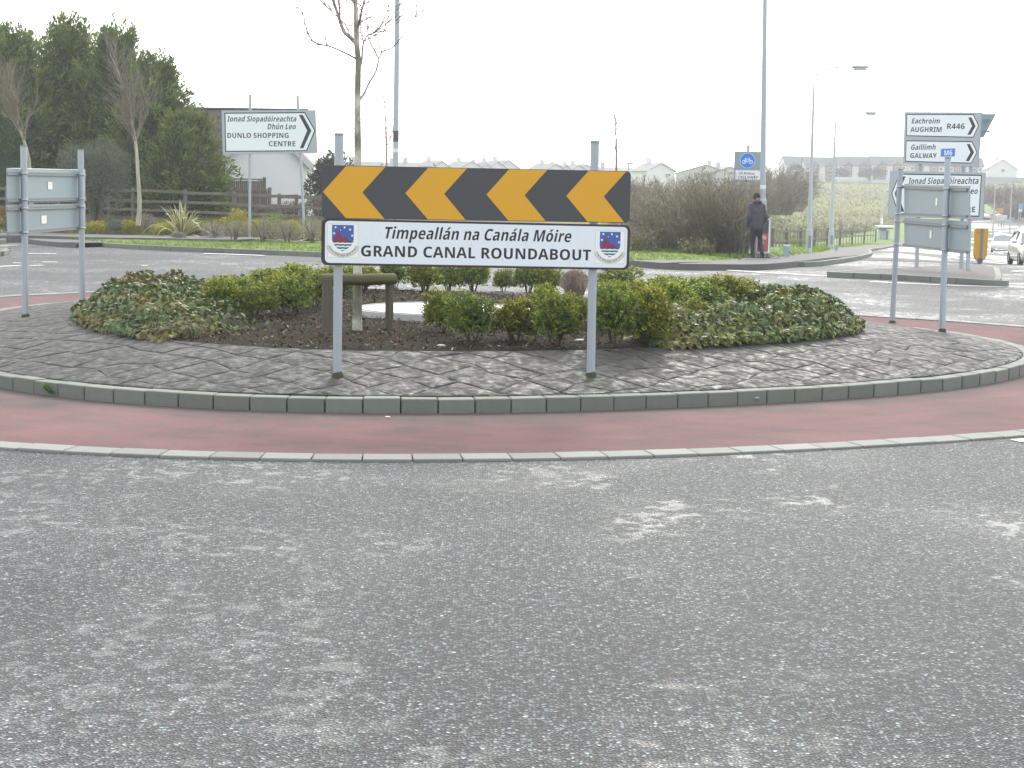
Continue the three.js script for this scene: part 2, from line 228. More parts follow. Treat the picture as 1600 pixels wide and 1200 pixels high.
{ // stamped-stone paving: each stone its own piece on a darker bed
  const pav = structGroup('island_paving'), bed = new GB(), NA = 240, rows = [];
  for (let k = 0; k <= 6; k++) { rows.push([]); for (let a = 0; a <= NA; a++) { const th = a / NA * 2 * Math.PI, t = k / 6, r = lerp(ringR('bed', th) - .1, ringR('kerb', th) - KERBW + .01, t), p = pol(r, th, lerp(YBED, YKERB, t) - .0075); rows[k].push(bed.v(p.x, p.y, p.z, p.x, p.z)); } }
  for (let k = 0; k < 6; k++) for (let a = 0; a < NA; a++) bed.i.push(rows[k][a], rows[k][a + 1], rows[k + 1][a + 1], rows[k][a], rows[k + 1][a + 1], rows[k + 1][a]);
  bed.build('joint_bed', std([.045, .044, .038], .95, { map: rep(GRAINC, 1) }), pav);
  const toneOf = (s, w = 0) => std([.036 * s * (1 + w), .0355 * s, .031 * s * (1 - w)], 1, { map: rep(STONE, 1.1), bumpMap: rep(STONEB, 1.1), bumpScale: .012, roughnessMap: rep(STONER, .9) });
  const tones = [toneOf(1), toneOf(.92, .02), toneOf(1.1, .01), toneOf(.97, -.03), toneOf(1.2, .02)];
  const C = .35, rot = .72, cs = Math.cos(rot), sn = Math.sin(rot), N = 20, rj = rng(77), jx = {}, J = (i, j) => jx[i + ',' + j] ??= [rj() - .5, rj() - .5];
  for (let i = -N; i <= N + 1; i++) for (let j = -N; j <= N + 1; j++) J(i, j);
  const P = (i, j) => { const q = J(i, j); return [(i + q[0] * .42) * C, (j + q[1] * .42) * C * 1.05]; };
  const done = new Set(), stones = [];
  for (let j = -N; j < N; j++) for (let i = -N; i < N; i++) {
    if (done.has(i + ',' + j)) continue; const mrg = hash2(i, j, 6); let poly;
    if (mrg < .2 && !done.has((i + 1) + ',' + j)) { done.add((i + 1) + ',' + j); poly = [P(i, j), P(i + 1, j), P(i + 2, j), P(i + 2, j + 1), P(i + 1, j + 1), P(i, j + 1)]; }
    else poly = [P(i, j), P(i + 1, j), P(i + 1, j + 1), P(i, j + 1)];
    // subdivide, inset, ragged edge
    const cx = poly.reduce((s, p) => s + p[0], 0) / poly.length, cy = poly.reduce((s, p) => s + p[1], 0) / poly.length; const out = [];
    poly.forEach((p, k) => { const q = poly[(k + 1) % poly.length]; for (let m = 0; m < 3; m++) { const t = m / 3, rag = m ? (hash2(i * 9 + k, j * 7 + m, 8) - .5) * .022 : 0; let x = lerp(p[0], q[0], t), y = lerp(p[1], q[1], t); const L = Math.hypot(x - cx, y - cy) || 1, s = (L - .003 + rag) / L; out.push([cx + (x - cx) * s, cy + (y - cy) * s]); } });
    const loop = out.map(([x, y]) => { const X = x * cs - y * sn, D = x * sn + y * cs; const r = Math.hypot(X, D), th = Math.atan2(X, D), rb = ringR('bed', th) + .01, ri = ringR('kerb', th) - KERBW - .012; return { X: CX + Math.min(Math.max(r, rb), ri) * Math.sin(th), Z: -(CZ - Math.min(Math.max(r, rb), ri) * Math.cos(th)), t: (r - rb) / (ri - rb) }; });
    let ar = 0; loop.forEach((p, k) => { const q = loop[(k + 1) % loop.length]; ar += p.X * q.Z - q.X * p.Z; }); ar = Math.abs(ar) / 2; if (ar < .008 || loop.every(p => p.t < 0) || loop.every(p => p.t > 1)) continue;
    const mx = loop.reduce((s, p) => s + p.X, 0) / loop.length, mz = loop.reduce((s, p) => s + p.Z, 0) / loop.length;
    const hgt = (hash2(i, j, 14) - .5) * .004, tx = (hash2(i, j, 15) - .5) * .012, tz = (hash2(i, j, 16) - .5) * .012, g = new GB(), Y = (x, z) => groundY(x, z) + hgt + (x - mx) * tx + (z - mz) * tz;
    const uo = hash2(i, j, 17) * 9, ur = hash2(i, j, 18) * 6.28, uv = (x, z) => [uo + (x - mx) * Math.cos(ur) - (z - mz) * Math.sin(ur), uo * 1.7 + (x - mx) * Math.sin(ur) + (z - mz) * Math.cos(ur)];
    const c0 = g.v(mx, Y(mx, mz) + .004, mz, ...uv(mx, mz)), inn = [], edg = [], low = [];
    loop.forEach(p => { const ix = lerp(p.X, mx, .1), iz = lerp(p.Z, mz, .1); inn.push(g.v(ix, Y(ix, iz) + .002, iz, ...uv(ix, iz))); edg.push(g.v(p.X, Y(p.X, p.Z) - .003, p.Z, ...uv(p.X, p.Z))); low.push(g.v(p.X, groundY(p.X, p.Z) - .014, p.Z, ...uv(p.X, p.Z))); });
    for (let k = 0; k < loop.length; k++) { const n = (k + 1) % loop.length; g.i.push(c0, inn[n], inn[k], inn[k], inn[n], edg[n], inn[k], edg[n], edg[k], edg[k], edg[n], low[n], edg[k], low[n], low[k]); }
    stones.push({ g, z: mz, tone: tones[Math.floor(hash2(i, j, 19) * 4.6)] });
  }
  stones.sort((a, b) => b.z - a.z);
  const rest = []; stones.forEach((s, k) => { if (k < 300) s.g.build('paving_stone', s.tone, pav); else rest.push(s.g.geo()); });
  if (rest.length) { const m = mesh('paving_stones', mergeGeometries(rest), tones[0], pav); m.userData.kind = 'stuff'; }
}
{ // soil of the bed
  const g = new GB(), NA = 160, NR = 40, rows = [];
  for (let k = 0; k <= NR; k++) { rows.push([]); for (let a = 0; a <= NA; a++) { const th = a / NA * 2 * Math.PI, r = (ringR('bed', th) - .004) * k / NR, p = pol(r, th, 0); p.y = groundY(p.x, p.z) - .01 + (k < NR ? .05 * (fbm(p.x * 3 + 60, p.z * 3 + 60, 41, 4) - .4) : -.03); rows[k].push(g.v(p.x, p.y, p.z, p.x, p.z)); } }
  for (let k = 0; k < NR; k++) for (let a = 0; a < NA; a++) g.i.push(rows[k][a], rows[k][a + 1], rows[k + 1][a + 1], rows[k][a], rows[k + 1][a + 1], rows[k + 1][a]);
  struct('soil_bed', g.geo(), matSoil);
  // bark chips, dead leaves and clods lying on it
  const chip = new GB(); chip.tri(V(-.5, 0, -.3), V(.5, .08, -.25), V(.35, .25, .3)); chip.tri(V(-.5, 0, -.3), V(.35, .25, .3), V(-.45, .12, .35)); chip.tri(V(-.5, -.2, -.3), V(.35, 0, .3), V(.5, -.1, -.25));
  const n = 22000, im = new THREE.InstancedMesh(chip.geo(), new THREE.MeshPhysicalMaterial({ color: 0xffffff, roughness: .95, specularIntensity: .2, side: THREE.DoubleSide }), n), r = rng(91), M = new THREE.Matrix4(), Q = new THREE.Quaternion(), E = new THREE.Euler(), col = new THREE.Color();
  for (let k = 0; k < n; k++) { const th = (r() * 2 - 1) * 2.2 * Math.PI / 2.2, rr = ringR('bed', th) * Math.sqrt(lerp(.0, .985, r())), p = pol(rr, th, 0); p.y = groundY(p.x, p.z) - .002 + .05 * (fbm(p.x * 3 + 60, p.z * 3 + 60, 41, 4) - .4) + r() * .012; const s = .007 + .024 * r() * r(); E.set((r() - .5) * 1.4, r() * 6.28, (r() - .5) * 1.4); M.compose(p, Q.setFromEuler(E), V(s * (1 + r() * 1.6), s * .6, s)); im.setMatrixAt(k, M); const t = r(); t < .08 ? col.setRGB(.32, .28, .2) : t < .3 ? col.setRGB(.17, .13, .085) : col.setRGB(.045 + .06 * r(), .036 + .045 * r(), .026 + .028 * r()); im.setColorAt(k, col); }
  im.name = 'bark_mulch'; im.castShadow = im.receiveShadow = true; tag(im, 'dark bark mulch and dead leaves strewn over the soil of the round bed', 'mulch', null, 'stuff'); scene.add(im);
}
// far side: kerb, grass verge, footpath, planting bank ----------------------------------------
const farKerb = [[12, 368], [40, 374], [78, 378.5], [113, 382], [150, 385.3], [200, 388.8], [250, 391.3], [300, 393.5], [350, 395.5], [400, 397.5], [450, 399.5], [500, 401.5], [600, 406], [700, 409.5], [840, 413], [982, 415.5], [1075, 415.3], [1180, 415.5]].map(([x, y]) => { const p = ground(x, y); p.y = 0; return p; });
const farCurve = new THREE.CatmullRomCurve3([V(-40, 0, -74), V(-26, 0, -60)].concat(farKerb), false, 'centripetal');
const VY = .12;
function kerbRow(curve, t0, t1, name, step, h = .13, maxSingles = 300) {
  const L = curve.getLength(), n = Math.floor(L * (t1 - t0) / step), grp = structGroup(name), g = stoneGeo(step - .012, .3, .13), r = rng(name.length + n), rest = [];
  for (let k = 0; k < n; k++) { const t = t0 + (k + .5) / n * (t1 - t0), p = curve.getPointAt(t), q = curve.getTangentAt(t); const m = k < maxSingles ? mesh('kerb_stone', g, matKerb[Math.floor(r() * 3)], grp) : new THREE.Mesh(g); const s = V(q.z, 0, -q.x).normalize(); m.position.set(p.x + s.x * .065, baseY(p.x, -p.z) + h - .15, p.z + s.z * .065); m.rotation.y = Math.atan2(-q.z, q.x); if (k >= maxSingles) { m.updateMatrix(); rest.push(g.clone().applyMatrix4(m.matrix)); } }
  if (rest.length) mesh('kerb_run', mergeGeometries(rest), matKerb[0], grp).userData.kind = 'stuff';
}
kerbRow(farCurve, .1, 1, 'far_kerb', .62);
kerbRow(exitCurve, 0, .5, 'exit_kerb', .62, .13, 120);
// bank profile behind the far kerb by distance from it
function bankY(x, d) { return VY + .45 * smooth(51, 57, d) * (1 - smooth(.0, .06, x / d)); }
{
  const g = new GB(), rows = [], n = 120, offs = [-.12, -.4, -1, -2, -3.5, -5, -6.5];
  for (let k = 0; k <= n; k++) { const t = .12 + .88 * k / n, p = farCurve.getPointAt(t), q = farCurve.getTangentAt(t), s = V(-q.z, 0, q.x).normalize(); rows.push(offs.map((o, m) => { const x = p.x + s.x * o, z = p.z + s.z * o, nn = fbm(x * .7 + 30, z * .7, 5, 3), w = .75 + .5 * nn; g.col = [w * (.9 + .35 * vnoise(x * 2, z * 2, 3)), w, w * .9]; return g.v(x, VY - .005 + (m > 1 ? .05 * nn : 0), z, x, z); })); }
  for (let k = 0; k < n; k++) for (let m = 0; m < offs.length - 1; m++) { const A = rows[k][m], B = rows[k + 1][m], Cc = rows[k + 1][m + 1], D = rows[k][m + 1]; g.i.push(A, B, Cc, A, Cc, D); }
  struct('grass_verge', g.geo(), matGrass);
  // footpath: on the left behind the grass, on the right along the kerb
  const pl = [[-60, 372], [20, 369], [150, 372], [260, 373.5], [372, 376]].map(p => ground(p[0], p[1], .19));
  const pathStrip = (line, w, y) => { const c = new THREE.CatmullRomCurve3(line), gg = new GB(); let prev; for (let k = 0; k <= 40; k++) { const p = c.getPointAt(k / 40), q = c.getTangentAt(k / 40), s = V(-q.z, 0, q.x).normalize(); const yy = y + baseY(p.x, -p.z), a = gg.v(p.x, yy, p.z, p.x, p.z), b = gg.v(p.x - s.x * w, yy, p.z - s.z * w, p.x - s.x * w, p.z - s.z * w), c1 = gg.v(p.x, yy, p.z, p.x, p.z), c2 = gg.v(p.x, yy - .25, p.z, p.x, p.z + .25); if (prev) gg.i.push(prev[0], a, b, prev[0], b, prev[1], prev[3], c2, c1, prev[3], c1, prev[2]); prev = [a, b, c1, c2]; } return gg.geo(); };
  struct('footpath', pathStrip(pl, 2.6, .215), matPath);
  struct('footpath', pathStrip([[-30, 368], [15, 371.5], [60, 377.5], [100, 381], [118, 381.8]].map(p => { const q = ground(p[0], p[1], .1); q.z -= .1; return q; }), 6, .13), matPath);
  const pr = [[985, 407.5], [1060, 412.5], [1120, 413.2], [1180, 413.4]].map(p => ground(p[0], p[1], .14));
  struct('footpath', pathStrip(pr.concat([exitCurve.getPointAt(.03).add(V(0, 0, -.15))]), 1.75, .148), matPath);
}
{ // planting bank and rough ground behind, left and middle
  const g = new GB(), NX = 70, ND = 30, id = []; for (let k = 0; k <= ND; k++) { id.push([]); for (let i = 0; i <= NX; i++) { const a = lerp(-.42, .155, i / NX), d = lerp(45.5 + 13 * smooth(.265, .33, -a), 68, k / ND), x = a * d; g.col = [1, 1, 1]; id[k].push(g.v(x, bankY(x, d) + baseY(x, d) - .02 + .1 * (fbm(x * .8 + 30, d * .8, 9, 3) - .5) * smooth(46.5, 49, d), -d, x, d)); } }
  for (let k = 0; k < ND; k++) for (let i = 0; i < NX; i++) g.i.push(id[k][i], id[k][i + 1], id[k + 1][i + 1], id[k][i], id[k + 1][i + 1], id[k + 1][i]);
  struct('planting_bank', g.geo(), std([.14, .12, .085], .95, { map: rep(GRAINC, .8), bumpMap: rep(NOISE, 1), bumpScale: .05 }));
}
{ // verge and footpath down the right exit
  const t0 = .02, t1 = .62, tone = (x, z) => { const w = .75 + .5 * fbm(x * .5 + 40, -z * .5, 5, 3); return [w * .95, w * 1.05, w * .85]; };
  struct('footpath', ribbon(exitCurve, 90, [-.13, -1.55], .135, t0, t1), matPath);
  struct('grass_verge', ribbon(exitCurve, 90, [-1.55, -1.65, -3.5, -5.5, -9], [.12, .15, .18, .16, -.06], t0, t1, tone), matGrass);
  // verge on the far side of the right arm
  struct('grass_verge', ribbon(exitCurve, 60, [-2.3, -2.4, -4, -9], [.05, .18, .25, .1], t1, .97, tone), matGrass);
  struct('footpath', ribbon(exitCurve, 60, [-.2, -2.3], .12, t1, .97), matPath);
}
// splitter islands ----------------------------------------------------------------------------
function splitter(pts, name) {
  const P = pts.map(p => { const q = ground(p[0], p[1], .12); return q; }), c = new THREE.CatmullRomCurve3(P, true, 'catmullrom', .12), n = 80, g = new GB(), mid = P.reduce((s, p) => s.add(p), V(0, 0, 0)).multiplyScalar(1 / P.length);
  const m0 = g.v(mid.x, baseY(mid.x, -mid.z) + .125, mid.z, mid.x, mid.z), ring = []; for (let k = 0; k < n; k++) { const p = c.getPointAt(k / n); ring.push(g.v(p.x, baseY(p.x, -p.z) + .118, p.z, p.x, p.z)); } for (let k = 0; k < n; k++) g.i.push(m0, ring[k], ring[(k + 1) % n]);
  const root = structGroup(name); mesh('island_top', g.geo(), std([.16, .155, .148], .92, { map: rep(GRAINC, .8), bumpMap: rep(GRAIN, 1), bumpScale: .004 }), root);
  const L = c.getLength(), ns = Math.floor(L / .6), gs = stoneGeo(L / ns - .012, .26, .13), r = rng(3);
  for (let k = 0; k < ns; k++) { const t = (k + .5) / ns, p = c.getPointAt(t), q = c.getTangentAt(t), m = mesh('kerb_stone', gs, matKerb[Math.floor(r() * 3)], root); m.position.set(p.x, baseY(p.x, -p.z) - .005, p.z); m.rotation.y = Math.atan2(-q.z, q.x); }
}
splitter([[1297, 424.5], [1400, 429], [1500, 434.5], [1556, 438], [1560, 431], [1556, 418], [1535, 413.5], [1480, 414.5], [1380, 420]], 'traffic_island');
splitter([[-120, 396], [-40, 395.5], [4, 392], [11, 389.5], [4, 387.5], [-40, 389], [-120, 388]], 'traffic_island');
splitter([[-90, 374], [-20, 375.5], [4, 374], [8, 371], [0, 369], [-50, 366], [-90, 366]], 'traffic_island');
// painted lines -------------------------------------------------------------------------------
{
  const lines = [ // [pixels of the centre line], width in metres
    [[[1136, 423.5], [1190, 426], [1240, 428.5], [1300, 431.5]], .16], [[[1360, 440], [1430, 443.5], [1500, 446.5], [1600, 449]], .16], [[[1560, 443], [1600, 444]], .2],
    [[[318, 397.3], [360, 398.3], [412, 400.3]], .22], [[[221, 415], [231, 415]], .16], [[[20, 411], [33, 411]], .14], [[[67, 409.5], [90, 409.6]], .16], [[[45, 397.4], [88, 397.8]], .2], [[[0, 384.2], [28, 384]], .2], [[[-20, 417], [32, 415.2]], .2], [[[45, 415.2], [67, 414.5]], .16], [[[-30, 386.5], [14, 385.5]], .15],
    [[[345, 412.8], [372, 413]], .12], [[[1586, 690], [1640, 688]], .12],
    [[[1541, 366.5], [1570, 361.8], [1600, 357]], .35], [[[1556, 371.5], [1580, 367.3], [1600, 364]], .3], [[[1583, 375], [1596, 372.5]], .3], [[[1552, 393], [1566, 397]], .18], [[[1583, 407], [1600, 404]], .3], [[[1446, 394], [1470, 390], [1500, 388]], .22], [[[1478, 404], [1500, 399], [1520, 396]], .25], [[[1552, 405], [1568, 408]], .2], [[[1583, 425], [1610, 424]], .2]];
  const r = rng(5), up = p => p.z > -36 ? .006 : .022;
  for (const [pts, w] of lines) { const P = pts.map(p => ground(p[0], p[1])), c = P.length > 2 ? new THREE.CatmullRomCurve3(P) : new THREE.LineCurve3(...P); const g = new GB(); let pv, n = Math.max(8, Math.floor(c.getLength() / .3)); for (let k = 0; k <= n; k++) { const p = c.getPointAt(k / n), q = c.getTangentAt(k / n), s = V(-q.z, 0, q.x).normalize().multiplyScalar(w / 2 * (.85 + .25 * r())); const y = x => 0; const a = g.v(p.x + s.x, baseY(p.x + s.x, -p.z - s.z) + up(p), p.z + s.z, p.x + s.x, p.z + s.z), b = g.v(p.x - s.x, baseY(p.x - s.x, -p.z + s.z) + up(p), p.z - s.z, p.x - s.x, p.z - s.z); if (pv) g.i.push(pv[0], a, b, pv[0], b, pv[1]); pv = [a, b]; } struct('road_marking', g.geo(), matPaint); }
}
// grass blades on the verges
{
  const tuft = new GB(), r0 = rng(12); for (let k = 0; k < 7; k++) { const a = r0() * 6.28, l = .6 + r0() * .5, x = (r0() - .5) * .5, z = (r0() - .5) * .5; const dx = Math.cos(a), dz = Math.sin(a); tuft.tri(V(x - dz * .04, 0, z + dx * .04), V(x + dz * .04, 0, z - dx * .04), V(x + dx * .35, l, z + dz * .35)); }
  const geo = tuft.geo(), M = new THREE.Matrix4(), Q = new THREE.Quaternion(), Y = V(0, 1, 0), col = new THREE.Color();
  const sow = (label, n, place, sz, tint, seed, cat = 'grass') => { const im = new THREE.InstancedMesh(geo, matGrassBlade, n), r = rng(seed); for (let k = 0; k < n; k++) { const p = place(r), s = sz * (.6 + .8 * r()); M.compose(p, Q.setFromAxisAngle(Y, r() * 6.28), V(s * 1.3, s, s * 1.3)); im.setMatrixAt(k, M); const t = tint(r, p); col.setRGB(...t); im.setColorAt(k, col); } im.name = numbered('grass'); im.castShadow = im.receiveShadow = true; tag(im, label, cat, null, 'stuff'); scene.add(im); };
  const green = r => { const s = .7 + .6 * r(); return [.20 * s, .29 * s, .045 * s]; };
  const exitX = d => { let k = 0; while (k < exitKerb.length - 2 && -exitKerb[k + 1].z < d) k++; const a = exitKerb[k], b = exitKerb[k + 1]; return lerp(a.x, b.x, (d + a.z) / (a.z - b.z)); };
  sow('mown bright green grass on the far verge behind the kerb', 16000, r => { const t = .16 + .84 * r(), o = .15 + 5.5 * r(), p = farCurve.getPointAt(t), q = farCurve.getTangentAt(t); return V(p.x + q.z * o, VY - .01, p.z - q.x * o); }, .085, green, 31);
  sow('green grass verge sloping down beside the right exit road', 9000, r => { const t = .01 + .55 * r() * r(), o = 1.62 + 5 * r(), p = exitCurve.getPointAt(t), q = exitCurve.getTangentAt(t), x = p.x + q.z * o, z = p.z - q.x * o; return V(x, baseY(x, -z) + .13 - (o > 5.5 ? .1 : 0), z); }, .09, green, 32);
  sow('rough tussocky grass of the sloping field below the houses', 20000, r => { const d = 70 + 360 * Math.pow(r(), 1.5), x = lerp(.10 * d, exitX(d) - 8.5, r()); return V(x, baseY(x, d) - .1, -d); }, .36, (r, p) => { const n = fbm(p.x / 20 + 5, p.z / 30 + 5, 55, 3), b = smooth(.4, .6, n), s = .7 + .6 * r(); return [lerp(.145, .12, b) * s, lerp(.205, .11, b) * s, lerp(.012, .026, b) * s]; }, 33);
  sow('low green and brown ground cover on the planting bank below the fence', 7000, r => { const d = 50.8 + 6 * r(), x = lerp(-.29, -.10, r()) * d; return V(x, VY + .45 * smooth(51, 57, d) - .05, -d); }, .20, (r, p) => { const n = fbm(p.x * .9 + 30, p.z * .9 + 80, 56, 2), s = .7 + .6 * r(); return n > .52 ? [.25 * s, .29 * s, .06 * s] : n > .42 ? [.17 * s, .2 * s, .06 * s] : [.2 * s, .16 * s, .11 * s]; }, 34);
}

// ================================================================ SIGNS
const TRANSPORT = 'sans-serif';
function text(g, s, x, y, h, { italic = false, bold = true, width = null, color = '#2c2628', align = 'left', gap = 0 } = {}) {
  g.save(); g.translate(x, y); g.fillStyle = color; g.font = `${bold ? 'bold ' : ''}${Math.round(h * 1.37)}px ${TRANSPORT}`; g.textBaseline = 'alphabetic'; g.textAlign = 'left';
  let w = g.measureText(s).width || 1; const k = width ? width / w : 1; if (align === 'right') g.translate(-w * k, 0); if (align === 'center') g.translate(-w * k / 2, 0);
  g.transform(k, 0, italic ? -.2 * 1 : 0, 1, 0, 0); g.fillText(s, 0, 0); g.restore();
}
function rr(g, x, y, w, h, r) { g.beginPath(); g.moveTo(x + r, y); g.lineTo(x + w - r, y); g.quadraticCurveTo(x + w, y, x + w, y + r); g.lineTo(x + w, y + h - r); g.quadraticCurveTo(x + w, y + h, x + w - r, y + h); g.lineTo(x + r, y + h); g.quadraticCurveTo(x, y + h, x, y + h - r); g.lineTo(x, y + r); g.quadraticCurveTo(x, y, x + r, y); g.closePath(); }
function roundedShape(w, h, r) { const s = new THREE.Shape(), x = -w / 2, y = -h / 2; s.moveTo(x + r, y); s.lineTo(x + w - r, y); s.absarc(x + w - r, y + r, r, -Math.PI / 2, 0); s.lineTo(x + w, y + h - r); s.absarc(x + w - r, y + h - r, r, 0, Math.PI / 2); s.lineTo(x + r, y + h); s.absarc(x + r, y + h - r, r, Math.PI / 2, Math.PI); s.lineTo(x, y + r); s.absarc(x + r, y + r, r, Math.PI, 1.5 * Math.PI); return s; }
const plateGeo = (shape, depth, bevel = .002) => { const g = new THREE.ExtrudeGeometry(shape, { depth, bevelEnabled: true, bevelSize: bevel, bevelThickness: bevel, bevelSegments: 1, curveSegments: 8 }); return g; };
function faceGeo(shape, w, h) { const g = new THREE.ShapeGeometry(shape, 10), p = g.attributes.position, u = g.attributes.uv; for (let i = 0; i < p.count; i++) u.setXY(i, p.getX(i) / w + .5, p.getY(i) / h + .5); return g; }
// a frame of reference for a sign: origin midway between the two post feet, x to the right, y up, z to the front
function signFrame(A, B) { const o = A.clone().add(B).multiplyScalar(.5), x = B.clone().sub(A); x.y = 0; x.normalize(); const n = V(-x.z, 0, x.x); if (n.z < 0) n.negate(); return { o, x, n, yaw: Math.atan2(-x.z, x.x), 
  px(u, v, off = 0) { const r = ray(u, v), c = o.clone().addScaledVector(n, off), t = c.clone().sub(EYEPOS).dot(n) / r.dot(n), p = r.multiplyScalar(t).add(EYEPOS); return [p.clone().sub(o).dot(x), p.y - o.y]; } }; }
function post(parent, foot, top, r, mat = matGalv, collar = true, frame) { // in the thing's own axes
  const g = new GB(); g.tube([foot.clone().add(V(0, -.25, 0)), foot, foot.clone().lerp(top, .5), top], r, 20, false); const a = g.build('post', mat, parent);
  const cap = new THREE.CylinderGeometry(r * 1.04, r * 1.04, .02, 20); const c = mesh('post_cap', cap, matGalvDark, a); c.position.copy(top);
  if (collar) { const k = new GB(), rd = rng(Math.floor(foot.x * 1000)); const pr = []; for (let i = 0; i <= 14; i++) pr.push(1 + rd() * .35); k.tube([foot.clone().add(V(0, -.02, 0)), foot.clone().add(V(.003, .018, 0)), foot.clone().add(V(-.002, .04, 0))], [r * 1.5, r * 1.28, r * 1.02], 14); k.build('base_collar', matMoss, a); }
  return a;
}
const toLocal = (fr, p) => { const q = p.clone().sub(fr.o); return V(q.dot(fr.x), q.y, q.dot(fr.n)); };

// the coat of arms on the name board: blue shield, red hill, white stars, green and white waves, scroll
function crest(g, x, y, w, h) {
  g.save(); g.translate(x, y); g.strokeStyle = '#b9b9a8'; g.lineWidth = 2; g.strokeRect(0, 0, w, h); g.fillStyle = '#eef2ea'; g.fillRect(1, 1, w - 2, h - 2);
  const sx = w * .15, sw = w * .7, sy = h * .03, sh = h * .78; g.beginPath(); g.moveTo(sx, sy); g.lineTo(sx + sw, sy); g.lineTo(sx + sw, sy + sh * .5); g.bezierCurveTo(sx + sw, sy + sh * .75, sx + sw * .75, sy + sh * .9, sx + sw / 2, sy + sh); g.bezierCurveTo(sx + sw * .25, sy + sh * .9, sx, sy + sh * .75, sx, sy + sh * .5); g.closePath(); g.save(); g.clip();
  g.fillStyle = '#4560a8'; g.fillRect(0, 0, w, h); g.fillStyle = '#84394c'; g.beginPath(); g.moveTo(sx, sy + sh * .66); g.lineTo(sx + sw * .1, sy + sh * .52); g.lineTo(sx + sw * .2, sy + sh * .34); g.lineTo(sx + sw * .27, sy + sh * .2); g.lineTo(sx + sw * .36, sy + sh * .33); g.lineTo(sx + sw * .5, sy + sh * .45); g.lineTo(sx + sw * .62, sy + sh * .46); g.lineTo(sx + sw * .78, sy + sh * .56); g.lineTo(sx + sw * .9, sy + sh * .66); g.closePath(); g.fill();
  for (let k = 0; k < 6; k++) { const yy = sy + sh * (.66 + k * .058); g.fillStyle = k % 2 ? '#2e6a60' : '#e6efe9'; g.beginPath(); g.moveTo(0, yy); for (let i = 0; i <= 12; i++) g.lineTo(w * i / 12, yy + (i % 2 ? 4 : 0)); g.lineTo(w, yy + sh * .07); g.lineTo(0, yy + sh * .07); g.fill(); }
  g.fillStyle = '#f4f4f4'; for (const [a, b] of [[.16, .09], [.58, .09], [.83, .17], [.1, .32], [.93, .4], [.4, .2]]) { g.beginPath(); for (let i = 0; i < 10; i++) { const q = i / 10 * 2 * Math.PI - Math.PI / 2, R = (i % 2 ? .022 : .052) * w; g.lineTo(sx + sw * a + R * Math.cos(q), sy + sh * b + R * Math.sin(q)); } g.fill(); }
  g.restore(); g.strokeStyle = '#2f3038'; g.lineWidth = 3; g.stroke();
  g.lineWidth = h * .115; g.strokeStyle = '#8f8f82'; const arc = () => { g.beginPath(); g.moveTo(w * .03, h * .64); g.quadraticCurveTo(w * .08, h * .84, w * .3, h * .9); g.quadraticCurveTo(w * .5, h * .96, w * .7, h * .9); g.quadraticCurveTo(w * .92, h * .84, w * .97, h * .64); }; arc(); g.stroke(); g.lineWidth = h * .1; g.strokeStyle = '#d3d3c6'; arc(); g.stroke();
  g.fillStyle = '#6d6a60'; const lt = 34; for (let k = 0; k < lt; k++) { const t = k / (lt - 1), X = w * lerp(.07, .93, t), Y = h * (.93 - .24 * Math.pow(Math.abs(t - .5) * 2, 2.2)); if (k % 7 !== 6) g.fillRect(X - 1.5, Y - h * .022, 3, h * (.03 + .015 * (k % 3))); }
  g.restore();
}
const matBoardFront = t => new THREE.MeshStandardMaterial({ map: t, roughness: .45, bumpMap: rep(NOISE, 4), bumpScale: .0004 });

